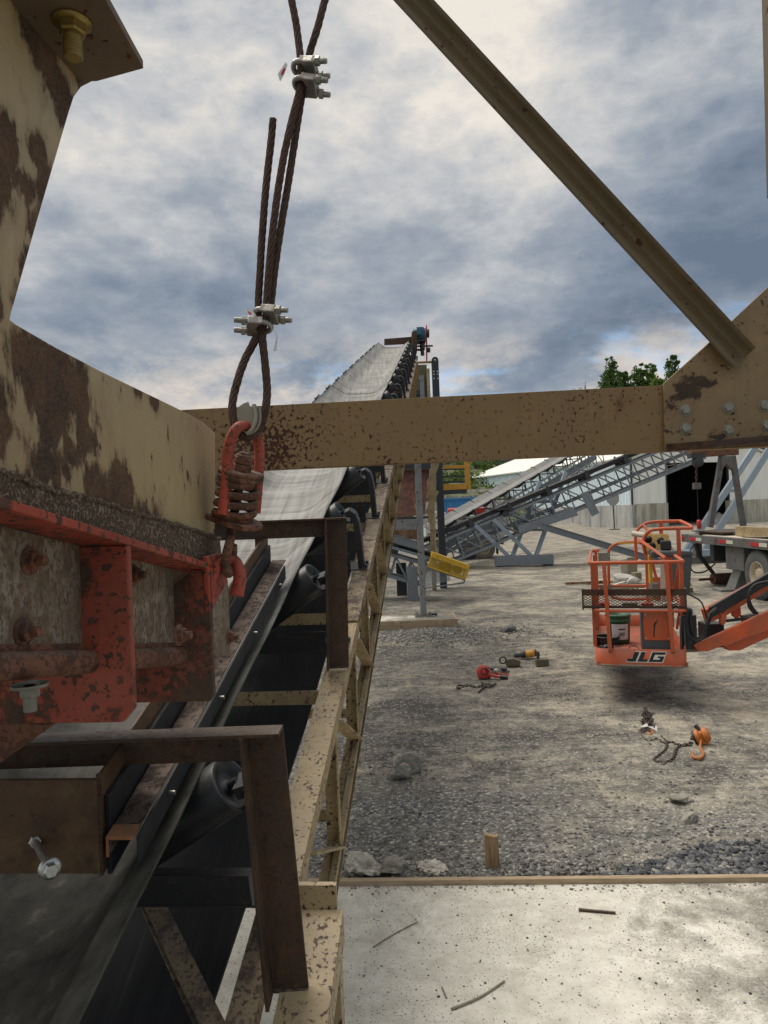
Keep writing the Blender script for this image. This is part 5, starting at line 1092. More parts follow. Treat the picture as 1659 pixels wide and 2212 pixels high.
def leaves(cx, n, size, seed, up=.5):
    rg = np.random.RandomState(seed); V = []; F = []; k = 0
    for (c, rad) in cx:
        m_ = max(4, int(n*rad[0]*rad[1]))
        d_ = rg.normal(size=(m_, 3)); d_ /= np.linalg.norm(d_, axis=1)[:, None]
        r_ = (rg.rand(m_, 1)**.45); P = np.array(c)+d_*r_*np.array(rad)
        for p in P:
            a_ = rg.normal(size=3); a_ /= np.linalg.norm(a_); b_ = np.cross(a_, rg.normal(size=3)); b_ /= np.linalg.norm(b_)+1e-9
            s_ = size*(.6+.8*rg.rand()); V += [p-a_*s_, p+b_*s_*.5, p+a_*s_, p-b_*s_*.5]; F.append((k, k+1, k+2, k+3)); k += 4
    return V, F
def tree(px, pytop, wpx, z, label, m, seed, base, lop=0):
    X_ = U(px, 900, z).x; top = U(px, pytop, z).z; k = z/FPX; W_ = wpx*k/2; rg = random.Random(seed)
    th = thing('tree', label, 'tree', (X_, z, base), 'trees on top of the quarry cliff')
    h = top-base; mb = MB(); mb.tube([(X_, z, base-1), (X_+.1, z, base+h*.35), (X_+rg.uniform(-.3, .3), z, base+h*.85)], [.3, .22, .06], 8); cl = []
    for i in range(60):
        f = rg.random(); zz = base+h*(-.15+1.12*f); ww = W_*(1.05-.75*abs(f-.35)**1.1*1.3)*rg.uniform(.2, 1); an = rg.random()*6.28
        c = (X_+ww*math.cos(an)+lop*f, z+ww*.8*math.sin(an), zz); r_ = W_*rg.uniform(.16, .34); cl.append((c, (r_*1.1, r_, r_*.7)))
        if i % 2 == 0: mb.tube([(X_, z, base+h*.3*rg.random()+h*.2), c], [.09, .03], 5)
    mb.build('trunk', M['bark'], th); V, F = leaves([(c_, tuple(q*rg.uniform(.5, .8) for q in r_)) for c_, r_ in cl], 700, .22, seed); b2_ = MB(); b2_.add(V, F)
    V, F = leaves([((X_, z, base+h*.5), (W_*1.05, W_*.8, h*.36)), ((X_+rg.uniform(-.5, .5), z, base+h*.8), (W_*.6, W_*.5, h*.17)), ((X_+rg.uniform(-1, 1), z, base+h*.68), (W_*.8, W_*.5, h*.15))], 330, .25, seed+50); b2_.add(V, F); b2_.build('crown', m, th)
ZT = 118; CB = 11.5
tree(1325, 764, 52, ZT, 'tall airy tree with gaps left of the leafier trees above the beam', M['leaf'], 1, CB)
tree(1352, 800, 56, ZT+3, 'dark rounded tree right behind the tall airy tree', M['leaf'], 2, CB)
tree(1385, 782, 50, ZT, 'dark spreading tree in the middle of the row above the beam', M['leaf'], 3, CB)
tree(1410, 778, 44, ZT+1, 'light green tree in the middle of the row', M['leaf2'], 4, CB)
tree(1428, 812, 60, ZT-2, 'low light green bushy tree beside the gusset plate', M['leaf2'], 5, CB)
tree(1462, 762, 56, ZT, 'tall dark tree touching the gusset plate edge', M['leaf'], 6, CB)
tree(1495, 780, 60, ZT+4, 'broad tree mostly hidden behind the gusset plate', M['leaf'], 7, CB)
th = thing('bare_tree', 'leafless grey tree at the left end of the tree row', 'tree', (U(1290, 840, ZT).x, ZT, CB)); mb = MB()
def branch(p, d_, L, r, dep, rg):
    q = p+d_*L; mb.tube([p, p.lerp(q, .5)+Vector((rg.uniform(-1, 1), rg.uniform(-1, 1), 0))*L*.05, q], [r, r*.8, r*.6], 5)
    if dep:
        for k in range(3): nd = (d_+Vector((rg.uniform(-.8, .8), rg.uniform(-.6, .6), rg.uniform(-.15, .5)))).normalized(); branch(q if k else p.lerp(q, .7), nd, L*.72, r*.68, dep-1, rg)
branch(Vector((U(1298, 840, ZT).x, ZT, CB)), Vector((-.12, 0, 1)).normalized(), 4.2, .22, 4, random.Random(8)); mb.build('branches', plain('grey_bark', (.25, .24, .23), .9), th)
rg = np.random.RandomState(4); cl = []
for i in range(260):
    u, v = rg.rand(), rg.rand(); p = hil(u, v); s_ = .5+.9*rg.rand(); cl.append(((p[0], p[1], p[2]+s_*.4), (s_, s_, s_*.7)))
V, F = leaves(cl, 60, .22, 9); b2_ = MB(); b2_.add(V, F); tag(b2_.build('hillside_shrubs', M['hill']), 'dense green shrubs covering the bank behind the platform', None, kind='stuff')
# ------------------------------------------------------------------ flatbed trailer with A frame
tr = thing('flatbed_trailer', 'worn grey flatbed trailer with red and white reflectors parked at the right', 'trailer', (9, 15, 0))
TX, DH, TE = 7.93, 1.30, 19.0
MB().bx(TX, TX+.05, 6.0, TE, DH-.20, DH).build('side_rail', M['trailer'], tr, bevel=.01)
MB().bx(TX+.052, TX+2.45, 6.0, TE-.05, DH-.06, DH-.01).build('deck', M['woodold'], tr); MB().bx(TX+.0, TX+2.5, TE-.045, TE, DH-.2, DH+.002).build('rear_rail', M['trailer'], tr)
for y in (18.35, 16.75, 15.3): MB().bx(TX-.012, TX-.002, y-.55, y-.24, DH-.14, DH-.06).build('reflector', M['reflwhite'], tr); MB().bx(TX-.013, TX-.003, y-.235, y+.12, DH-.14, DH-.06).build('reflector', M['reflred'], tr)
MB().bx(TX-.02, TX-.004, TE-.15, TE-.03, DH-.15, DH-.05).build('reflector', M['reflred'], tr)
for x in (TX+.6, TX+1.75): MB().bx(x-.08, x+.08, 6, TE-1.2, DH-.55, DH-.07).build('frame_rail', M['charcoal'], tr)
MB().bx(TX+.15, TX+2.2, 17.5, 17.7, DH-.62, DH-.21).build('cross_member', M['charcoal'], tr)
MB().bx(TX+.9, TX+2.2, 16.4, 17.3, .52, .95).build('under_box', M['outrigger'], tr, bevel=.02)
for (a_, b_, w1, w2) in (((TX+.1, 18.3, DH-.2), (TX+.1, 18.3, .72), .16, .2),): MB().bar(a_, b_, w1, w2, (0, 1, 0)).build('hanger', M['trailer'], tr)
MB().bx(TX-.75, TX+1.9, 18.2, 18.36, .56, .74).build('bumper', M['outrigger'], tr, bevel=.01)
mb = MB(); mb.tube(smoothpath([(TX+.0, 18.3, 1.05), (TX-.15, 18.2, .8), (TX-.1, 18.2, .4), (TX+.2, 18.2, .35), (TX+.5, 18.2, .55)], 6), .02, 6); mb.tube([(TX, 18.2, 1.1), (TX+.12, 18.2, .75), (TX+.45, 18.2, .3)], .05, 8); mb.build('air_hose', M['blackdull'], tr)
mb = MB(); a_, b_ = Vector((TX+.72, 17.0, 1.08)), Vector((TX+.28, 17.0, .06)); mb.chan(a_, b_, .2, .42, .02, (0, 1, 0)); mb.bx(TX-.05, TX+.6, 16.75, 17.25, 0, .06); mb.build('outrigger', M['outrigger'], tr, bevel=.008)
MB().bx(TX+.1, TX+.6, 15.95, 16.8, .55, 1.09).build('leg_box', M['trailer'], tr, bevel=.02)
for y in (15.35, 14.2): wheel(tr, (TX+.2, y, .53), (1, 0, 0), .53, .3); wheel(tr, (TX+2.3, y, .53), (-1, 0, 0), .53, .3)
o = MB().poly([(TX+.0, 13.9, .55), (TX+.02, 13.9, .55), (TX+.02, 13.9, 1.05), (TX+.0, 13.9, 1.05)], (0, .02, 0)).build('mud_flap', M['blackdull'], tr)
af = thing('a_frame', 'brown steel A frame stand bolted on the trailer deck', 'A frame', (8.7, 18, DH))
for (b0, t0) in (((1534, 1139), (1559, 985)), ((1606, 1139), (1582, 985))):
    MB().bar(U(*b0, 18.2), U(*t0, 18.2), .13, .12, (0, 1, 0)).build('leg', M['brownlt'] if 'brownlt' in M else M['trailer'], af, bevel=.01)
    MB().bar(U(b0[0]-2, b0[1]-6, 18.9), U(t0[0], t0[1], 18.4), .11, .11, (0, 1, 0)).build('leg', M['trailer'], af, bevel=.01)
mb = MB(); mb.poly([U(1559, 1015, 18.1), U(1570, 1003, 18.1), U(1583, 1015, 18.1), U(1583, 985, 18.1), U(1559, 985, 18.1)], (0, .15, 0)); fixn(mb.build('gusset', M['trailer'], af))
MB().bar(U(1490, 982, 18.2), U(1592, 976, 18.2), .2, .16).build('top_beam', M['rustorange'], af, bevel=.01)
hs = thing('hanging_hoist', 'hanging chain hoist with a hook block below the A frame beam', 'hoist', tuple(U(1508, 990, 18.1)))
mb = MB(); c = U(1507, 998, 18.1); mb.lathe(c-Vector((0, .1, 0)), (0, 1, 0), [(0, 0), (.1, 0), (.13, .03), (.13, .17), (.1, .2), (0, .2)], 16); mb.bx(c.x-.2, c.x+.16, 18.0, 18.25, c.z+.1, c.z+.22); mb.build('hoist_body', M['charcoal'], hs)
def chainlinks(pts, ll, r, m, name, parent=None, label=None, cat='chain'):
    path = [Vector(p) for p in pts]; L = [0]
    for i in range(1, len(path)): L.append(L[-1]+(path[i]-path[i-1]).length)
    n = max(2, int(L[-1]/(ll*.72))); mb = MB(); P = []
    for k in range(n+1):
        s_ = L[-1]*k/n; i = 0
        while i < len(L)-2 and L[i+1] < s_: i += 1
        P.append(path[i].lerp(path[i+1], (s_-L[i])/max(1e-9, L[i+1]-L[i])))
    for k in range(n):
        c = (P[k]+P[k+1])/2; t = (P[k+1]-P[k]).normalized(); a_ = t.cross(Vector((0, 0, 1)))
        if a_.length < .1: a_ = t.cross(Vector((0, 1, 0)))
        a_.normalize(); b_ = t.cross(a_)
        if k % 2: a_ = b_
        q = []
        for j in range(10): an = 2*math.pi*j/10; q.append(c+t*math.cos(an)*ll*.42+a_*math.sin(an)*ll*.27)
        mb.tube(q, r, 5, closed=True)
    o = mb.build(name, M[m], parent, loc=None if parent else pts[0])
    if label: tag(o, label, cat)
    return o
chainlinks([U(1504, 1006, 18.1), U(1504, 1048, 18.1)], .09, .014, 'chain', 'chain', hs)
MB().bx(U(1498, 1130, 18.1).x, U(1511, 1130, 18.1).x, 18.03, 18.15, U(0, 1057+27, 18.1).z+0*1, U(0, 1043+27, 18.1).z).build('hook_block', M['rustbeige'], hs) if False else None
c = U(1505, 1050, 18.1); MB().bx(c.x-.09, c.x+.09, 18.03, 18.17, c.z-.08, c.z+.08).build('hook_block', M['trailer'], hs, bevel=.01)
MB().tube([U(1506, 1056, 18.1), U(1508, 1112, 18.1), U(1510, 1128, 18.1)], .01, 6).build('load_line', M['blackdull'], hs)
c = U(1510, 1133, 18.1); mb = MB(); mb.lathe(c+Vector((0, 0, .12)), (0, 0, -1), [(0, 0), (.04, 0), (.06, .05), (.05, .22), (0, .24)], 12); mb.build('weight', M['redplain'], hs)
def deckthing(name, label, cat, m, fn, bevel=.005): mb = MB(); fn(mb); o = fixn(mb.build(name, M[m], bevel=bevel, loc=(TX+1, 15, DH))); tag(o, label, cat)
deckthing('steel_plate', 'dark rusty steel plate lying at the near end of the trailer deck', 'steel plate', 'brown', lambda mb: mb.bx(TX+.1, TX+1.6, 16.9, 18.6, DH+.08, DH+.11).bx(TX+.2, TX+.4, 17, 18.4, DH, DH+.079))
deckthing('beam', 'cream box beam with two end holes on the trailer deck', 'beam', 'tan_light', lambda mb: mb.bx(TX+.25, TX+.5, 13.2, 16.6, DH+.03, DH+.25))
deckthing('plywood_sheet', 'warped black edged plywood sheets sagging on the trailer deck', 'plywood', 'woodold', lambda mb: mb.poly([(TX+.05, 15.9, DH+.02), (TX+.15, 13, DH+.14), (TX+2.2, 13, DH+.18), (TX+2.2, 15.9, DH+.02)], (0, 0, .02)))
deckthing('plywood_sheet', 'flat pale plywood sheet under the cream box beam', 'plywood', 'woodpale', lambda mb: mb.bx(TX+.02, TX+2, 14.3, 17.8, DH+.001, DH+.02))
c = G(1572, 1262); mb = MB(); mb.cyl(c+Vector((-.38, 0, .15)), c+Vector((.32, .1, .15)), .14, 20).cyl(c+Vector((-.75, -.05, .15)), c+Vector((.6, .14, .15)), .035, 10)
tag(mb.build('roller', M['rusthopper'], loc=c), 'rusty steel pulley drum lying on the ground beside the trailer', 'pulley drum')
# ------------------------------------------------------------------ debris pile, bin, bar
def gbox(name, label, cat, m, pxc, pyc, L_, W_, H_, rot, z0=0.0, tilt=0, dy=0):
    c = G(pxc, pyc, 0)+Vector((0, dy, z0)); mb = MB(); ca, sa = math.cos(rot), math.sin(rot); ct_, st2 = math.cos(tilt), math.sin(tilt)
    P = []
    for (x, y, z) in ((-1,-1,0),(1,-1,0),(1,1,0),(-1,1,0),(-1,-1,1),(1,-1,1),(1,1,1),(-1,1,1)):
        x, y, z = x*L_/2, y*W_/2, z*H_; x, z = x*ct_-z*st2, x*st2+z*ct_+abs(L_/2*st2); P.append(c+Vector((x*ca-y*sa, x*sa+y*ca, z)))
    mb.add(P, [(3,2,1,0),(4,5,6,7),(0,1,5,4),(1,2,6,5),(2,3,7,6),(3,0,4,7)])
    o = mb.build(name, M[m], bevel=.004, loc=c); return tag(o, label, cat)
gbox('steel_bar', 'long rusty bar with a dark blue end lying left of the lift basket', 'steel bar', 'rustbeige', 1272, 1261, 1.3, .1, .07, .06)
gbox('plank', 'pale plank leaning upright at the back of the debris pile', 'plank', 'woodpale', 1352, 1256, .22, .05, .62, .1, tilt=.1)
gbox('plank', 'notched wide plank standing beside the leaning pale one', 'plank', 'woodold', 1367, 1257, .26, .05, .68, -.05, tilt=.0)
gbox('plank', 'long grey plank lying along the front of the debris pile', 'plank', 'woodold', 1350, 1274, 1.0, .14, .1, .03)
gbox('plank', 'thin light plank slanting up under the white sack', 'plank', 'woodpale', 1330, 1268, .7, .09, .03, .5, tilt=.14)
gbox('plank', 'broken board lying flat at the left tip of the debris pile', 'plank', 'wood', 1312, 1270, .5, .12, .02, -.25, z0=.01)
gbox('plank', 'short board propped on the debris behind the sack', 'plank', 'wood', 1335, 1262, .6, .1, .03, -.3, z0=.05, tilt=.2)
gbox('block', 'brown wooden block resting on the debris pile', 'block', 'woodold', 1378, 1262, .2, .2, .2, .2, z0=.11, dy=.1)
gbox('block', 'upper timber block of the stack behind the basket', 'block', 'woodpale', 1477, 1277, .3, .2, .1, .1, z0=.115)
gbox('block', 'lower timber block of the stack behind the basket', 'block', 'woodold', 1478, 1279, .34, .22, .11, .05)
gbox('toolbox', 'red metal toolbox behind the grey bin', 'toolbox', 'redplain', 1472, 1262, .3, .2, .1, .1, z0=.12)
c = G(1345, 1264); vs, fs = rockverts(.3, 55, (1, .7, .55), 3)
tag(MB().add([Vector(v)*(1+.16*mn.noise(Vector(v)*9))+c+Vector((0, 0, .17)) for v in vs], fs, True).build('sack', M['sack'], loc=c), 'crumpled white sack on top of the debris pile', 'sack')
c = G(1368, 1266); vs, fs = rockverts(.22, 56, (1, .7, .6), 3)
tag(MB().add([Vector(v)*(1+.18*mn.noise(Vector(v)*11))+c+Vector((0, 0, .15)) for v in vs], fs, True).build('sack', M['sack'], loc=c), 'smaller grey white sack right of the crumpled one', 'sack')
tag(scatter('debris_bits', M['woodpale'], 90, lambda rg: (G(1355, 1272).x+rg.normal(0, .35), G(1355, 1272).y-.1+rg.normal(0, .2)), .02, .07, 1.5, 9, 'splintered bits around the debris pile'), None, None)
bc = G(1463, 1284); tb_ = thing('waste_bin', 'dark grey plastic wheeled bin behind the lift console', 'bin', tuple(bc))
mb = MB(); q0 = [bc+Vector((sx*.2, sy*.22, .02)) for sx, sy in ((-1,-1),(1,-1),(1,1),(-1,1))]; q1 = [bc+Vector((sx*.27, sy*.3, .92)) for sx, sy in ((-1,-1),(1,-1),(1,1),(-1,1))]
mb.add(q0+q1, [(3,2,1,0),(4,5,6,7),(0,1,5,4),(1,2,6,5),(2,3,7,6),(3,0,4,7)]); mb.build('body', M['tote'], tb_, bevel=.02)
mb = MB(); mb.poly([bc+Vector((-.31, -.33, .925)), bc+Vector((.31, -.33, .925)), bc+Vector((.24, -.33, 1.02)), bc+Vector((-.2, -.33, 1.06))], (0, .66, 0)); fixn(mb.build('lid', M['tote'], tb_, bevel=.02))
# ------------------------------------------------------------------ boom lift
Bo = U(1287, 1438, 7.75); e1 = Vector((.957, -.29, 0)); e2 = Vector((.29, .957, 0)); BW, BL = .93, 2.45
def JB(a, b_, c): return Bo+e1*a+e2*b_+Vector((0, 0, c))
jl = thing('boom_lift', 'orange boom lift with railed work basket hovering above the gravel and jib to the right', 'boom lift', (Bo.x, Bo.y, 0))
def ring(c, r=.09, a0=0, a1=BW, b0=0, b1=BL, n=5):
    P = []
    for (cx2, cy2, st) in ((a0+r, b0+r, math.pi), (a1-r, b0+r, 1.5*math.pi), (a1-r, b1-r, 0), (a0+r, b1-r, .5*math.pi)):
        for k in range(n+1): an = st+.5*math.pi*k/n; P.append((cx2+r*math.cos(an), cy2+r*math.sin(an)))
    return [JB(a, b_, c) for a, b_ in P]
# toe board
R0, R1 = ring(0), ring(.19); R0i, R1i = ring(0, .085, .006, BW-.006, .006, BL-.006), ring(.19, .085, .006, BW-.006, .006, BL-.006); n = len(R0)
mb = MB(); mb.add(R0+R1+R0i+R1i, [(i, (i+1) % n, n+(i+1) % n, n+i) for i in range(n)]+[(2*n+(i+1) % n, 2*n+i, 3*n+i, 3*n+(i+1) % n) for i in range(n)]+[(n+i, n+(i+1) % n, 3*n+(i+1) % n, 3*n+i) for i in range(n)], True)
mb.build('toe_board', M['orange'], jl)
mb = MB(); mb.tube(ring(.012, .095, -.006, BW+.006, -.006, BL+.006), .012, 8, closed=True); mb.build('bottom_rim', weathered('scraped_rim', (.35, .12, .06), (.2, .17, .14), (.3, .26, .2), ps=12, pt=.5, ss=60, st=.55, rough=.7), jl)
mb = MB(JB); mb.bx(.01, BW-.01, .01, BL-.01, .03, .04)
for i in range(30):
    a = .03+(BW-.06)*i/29; mb.bx(a-.004, a+.004, .02, BL-.02, .0405, .046)
mb.build('floor', M['orangefloor'], jl)
def btube(pts, r=.021, name='rail', n=10, m='orange', k=6, closed=False): P = [JB(*p) for p in pts]; return MB().tube(smoothpath(P, k, closed) if k else P, r, n, closed).build(name, M[m], jl)
tp = ring(1.12, .1, -.01, BW+.02, -.01, BL*.98)
mb = MB(); mb.tube(ring(1.12, .1, -.03, BW+.0, 0, BL)[0:12]+[JB(BW, .95, 1.12)], .02, 10); mb.build('top_rail', M['orange'], jl)
mb = MB(); mb.tube([JB(.07, BL-.25, 1.12), JB(-.02, BL-.3, 1.12), JB(-.03, BL-.5, 1.12), JB(-.03, .1, 1.12)], .02, 10); mb.build('top_rail', M['orange'], jl)
mb = MB(); mb.tube(ring(.60, .1, -.0, BW+.01, 0, BL), .018, 10, closed=True); mb.build('mid_rail', M['orange'], jl)
def post(a, b_, c0=.17, c1=1.12, w_=.042, lean=0): MB().bar(JB(a, b_, c0), JB(a+lean, b_, c1), w_, w_, e2).build('post', M['orange'], jl, bevel=.006)
post(.155, .0, lean=-.03); post(.79, .0, lean=-.035); post(.0, .22); post(BW, .30); post(BW, 1.55, c1=1.12); post(0.03, BL-.3); post(.70, BL-.05, c1=1.1); post(.02, 1.3)
# diagonal braces and raised guard at the console side
for (p, q) in (((BW, .38, 1.1), (BW, 1.25, .62)), ((BW-.0, 1.0, .25), (BW, .5, .6)), ((BW-.05, 1.2, 1.12), (.62, 1.5, 1.48))): MB().bar(JB(*p), JB(*q), .03, .03, e1).build('rail', M['orange'], jl, bevel=.005)
btube([(.62, 1.15, 1.12), (.60, 1.15, 1.28), (.66, 1.15, 1.40), (.80, 1.15, 1.43), (1.15, 1.15, 1.43)]); btube([(.55, 1.9, 1.0), (.55, 1.9, 1.34), (.66, 1.9, 1.47), (.8, 1.9, 1.50), (1.1, 1.9, 1.50)])
btube([(1.15, 1.15, 1.43), (1.17, 1.5, 1.45), (1.1, 1.9, 1.50)]); post(1.0, 1.15, .6, 1.42, .045); post(.86, 1.85, .6, 1.49, .045)
MB().bar(JB(.56, 1.2, 1.30), JB(.82, .75, 1.10), .035, .06, e2).build('rail', M['orange'], jl, bevel=.005)
MB().cyl(JB(.50, 1.5, 1.37), JB(.66, 1.35, 1.34), .035, 14).build('lamp_tube', M['woodpale'], jl)
# gate at the far end
btube([(.20, BL-.02, 1.0), (.20, BL-.02, .55), (.30, BL-.02, .42), (.75, BL-.02, .42), (.86, BL-.02, .44), (.80, BL-.02, .8), (.74, BL-.02, 1.1), (.62, BL-.02, 1.2), (.34, BL-.02, 1.2), (.22, BL-.02, 1.12)], name='gate', closed=True)
for c in (1.0, .55):
    mb = MB(JB); mb.bx(.06, .22, BL-.06, BL-.05, c-.07, c+.07); mb.build('hinge', M['galv'], jl)
MB(JB).bx(.72, .9, BL-.06, BL-.04, .46, .72).build('gate_latch', M['orange'], jl)
MB(JB).bx(.34, .62, BL-.045, BL-.035, 1.19, 1.212).build('warning_label', M['yellow'], jl)
# console
mb = MB(JB); mb.bx(.66, .95, .9, 1.3, 1.10, 1.18); mb.build('console', M['tote'], jl, bevel=.02)
mb = MB(); mb.poly([JB(.62, 1.2, 1.12), JB(.95, 1.2, 1.12), JB(.90, 1.35, 1.36), JB(.60, 1.35, 1.36)], e2*.05); fixn(mb.build('control_panel', M['orangedull'], jl, bevel=.005))
for (a, c) in ((.66, 1.30), (.70, 1.22), (.80, 1.28), (.85, 1.2)): MB().lathe(JB(a, 1.2, c), -e2+Vector((0, 0, .3)), [(.045, 0), (.045, .02), (.02, .03), (.02, .07), (.03, .09), (0, .1)], 12).build('joystick', M['black'], jl)
mb = MB(JB); mb.bx(.78, .9, .95, 1.05, 1.18, 1.3); mb.build('joystick', M['black'], jl, bevel=.02)
MB(JB).bx(.66, .70, 1.25, 1.45, .55, 1.1).build('cable_guard', M['yellow'], jl, bevel=.01)
MB(JB).bx(.76, .82, .85, .9, .35, 1.08).build('manual_box', M['woodpale'], jl)
MB().cyl(JB(.70, 1.1, .6), JB(.70, 1.1, .78), .06, 12).build('beacon', M['galv'], jl)
MB().poly([JB(.66, 1.05, .62), JB(.62, 1.05, .52), JB(.68, 1.05, .58), JB(.72, 1.05, .66)], e2*.01).build('warning_tape', M['yellow'], jl)
# tool tray
try_ = MB(JB); try_.bx(-.12, .95, .035, .045, .76, .83); try_.bx(-.12, -.105, .046, .18, .60, .83); try_.bx(.935, .95, .046, .18, .6, .83); try_.bx(-.12, .95, .033, .045, .63, .65); try_.bx(-.12, .95, .046, .2, .62, .629); try_.build('tray', M['brown'], jl)
mb = MB(); meshpanel(mb, JB(-.105, .038, .65), e1*1.04, Vector((0, 0, .11)), 22, 4, .006); mb.build('tray_mesh', M['brown'], jl)
for (a, l_, m_) in ((.05, .12, 'redplain'), (.3, .16, 'olive'), (.5, .12, 'redplain'), (.72, .14, 'white')):
    o = MB(JB).bx(a, a+l_, .07, .15, .632, .675).build('hand_tool', M[m_], bevel=.01, loc=JB(a, 0, .6)); tag(o, {'.05': '', .05: 'red strap roll at the left end of the mesh tray', .3: 'yellow green rag in the middle left of the mesh tray', .5: 'red handled tool lying in the middle of the mesh tray', .72: 'white rag at the right end of the mesh tray'}[a], 'tool')
# things in the basket
bk = thing('bucket', 'green plastic pail with a white paper label standing in the basket', 'bucket', tuple(JB(.27, 1.15, .05)))
c = JB(.27, 1.15, .05); MB().lathe(c, (0, 0, 1), [(0, 0), (.125, 0), (.13, .01), (.142, .26), (.15, .262), (.15, .275), (.145, .28), (.147, .32), (.155, .322), (.155, .34), (.148, .35), (.14, .35), (.12, .02)], 32).build('pail', M['green'], bk)
mb = MB(); mb.add([c+Vector((math.sin(a_)*r_, -math.cos(a_)*r_, h_)) for h_, r_ in ((.05, .1355), (.24, .1435)) for a_ in [-.9+.15*k for k in range(11)]], [(i, i+1, 12+i, 11+i) for i in range(10)]); mb.build('paper_label', M['label'], bk)
mb = MB()
for k in range(9): a_ = -.25+.055*k; mb.add([c+Vector((math.sin(a_+da)*.1425, -math.cos(a_+da)*.1425, h_)) for h_ in (.10, .14) for da in (0, .025)], [(0, 1, 3, 2)])
mb.add([c+Vector((math.sin(a_)*.1445, -math.cos(a_)*.1445, h_)) for h_ in (.17, .185) for a_ in (-.3, .0, .25)], [(0, 1, 4, 3), (1, 2, 5, 4)]); mb.build('printed_bars', M['black'], bk)
bx_ = thing('tool_box', 'black storage box with a scratched orange panel hung inside the basket', 'storage box', tuple(JB(.58, .1, .3)))
MB(JB).bx(.49, .80, .10, .42, .12, .58).build('case', M['tote'], bx_, bevel=.012)
MB(JB).bx(.51, .78, .085, .098, .27, .57).build('panel', M['orange'], bx_, bevel=.004)
for (a, c) in ((.53, .29), (.76, .29), (.53, .55), (.76, .55)): MB().lathe(JB(a, .085, c), -e2, [(.011, 0), (.009, .005), (0, .006)], 12).build('rivet', M['zinc'], bx_)
mb = MB(); mb.poly([JB(.605, .0835, .31), JB(.615, .0835, .30), JB(.628, .0835, .42), JB(.66, .0835, .50), (JB(.615, .0835, .45))], -e2*.0008); fixn(mb.build('scratch', M['black'], bx_))
mb = MB()
for k in range(4): mb.tube([JB(.13+(.13+.01*(k % 2))*math.cos(a_), 1.0+.13*math.sin(a_), .065+.025*k) for a_ in [2*math.pi*i/24 for i in range(24)]], .014, 8, closed=True)
tag(mb.build('hose', M['blackdull'], loc=JB(.13, 1, .05)), 'coiled black hose on the basket floor', 'hose')
vs, fs = rockverts(.13, 77, (1.1, .8, .45), 3)
tag(MB().add([Vector(v)*(1+.4*mn.noise(Vector(v)*16))+JB(.14, .45, .09) for v in vs], fs, True).build('harness', M['black'], loc=JB(.14, .45, .05)), 'dark bundled work harness on the basket floor near the front', 'harness')
mb = MB(); mb.poly([JB(.22, .02, .048), JB(.75, .02, .048), JB(.48, .30, .05)], (0, 0, .008)); fixn(tag(mb.build('plywood_scrap', M['trailer'], loc=JB(.5, .1, .05)), 'triangular grey plywood scrap on the basket floor', 'plywood scrap'))
mb = MB(); mb.tube(smoothpath([JB(.42+.07*math.cos(a_), .5+.12*math.sin(a_), .055+.05*max(0, math.sin(a_))) for a_ in [.4*i for i in range(13)]], 3), .006, 6); tag(mb.build('cable_loop', M['blackdull'], loc=JB(.4, .5, .05)), 'thin black cable loop in the middle of the basket floor', 'cable')
mb = MB(); mb.tube(smoothpath([JB(.1, .12, .055), JB(.16, .2, .055), JB(.3, .1, .055), JB(.2, .06, .055)], 5), .006, 6); tag(mb.build('cable_loop', M['blackdull'], loc=JB(.2, .1, .05)), 'black cable end beside the harness at the basket front', 'cable')
MB().cyl(JB(.5, .62, .055), JB(.53, .72, .055), .012, 8).build('marker', M['white'], None, loc=JB(.5, .6, .05)); tag(bpy.data.objects['marker'], 'short white marker on the basket floor', 'marker')
# logo (black letters with a pale outline)
def logo(px, py, off): return None
def lz(pts, grow, m, name, lift):
    mb = MB()
    for poly in pts:
        cx2 = sum(p[0] for p in poly)/len(poly); cy2 = sum(p[1] for p in poly)/len(poly)
        P = [(p[0]+(grow if p[0] > cx2 else -grow)*1.1, p[1]+(grow if p[1] > cy2 else -grow)) for p in poly] if grow else poly
        v = [JB(x, -.0015-lift, y) for x, y in P]; mb.poly(v, -e2*.0006)
    return fixn(mb.build(name, M[m], jl))
def sk_(x, y): return (.30+x*.97+y*.42, .055+y)
hgt = .105
L_J = [[(.02, 0), (.115, 0), (.115, hgt), (.065, hgt), (.065, .032), (.02, .032)]]
L_L = [[(.135, 0), (.235, 0), (.235, .026), (.180, .026), (.180, hgt), (.135, hgt)]]
L_G = [[(.25, 0), (.285, 0), (.285, hgt), (.25, hgt)], [(.285, hgt-.026), (.39, hgt-.026), (.39, hgt), (.285, hgt)], [(.285, 0), (.39, 0), (.39, .026), (.285, .026)], [(.355, .026), (.39, .026), (.39, .062), (.355, .062)], [(.325, .042), (.355, .042), (.355, .062), (.325, .062)]]
def skew(L): return [[sk_(x, y) for x, y in p] for p in L]
lz(skew(L_J), .008, 'logowhite', 'letter_outline', 0); lz(skew(L_L), .008, 'logowhite', 'letter_outline', 0.0001)
lz(skew([[(.25, 0), (.39, 0), (.39, hgt), (.25, hgt)]]), .008, 'logowhite', 'letter_outline', .0002)
lz(skew(L_J), 0, 'logoblack', 'letter', .001); lz(skew(L_L), 0, 'logoblack', 'letter', .001); lz(skew(L_G), 0, 'logoblack', 'letter', .001)
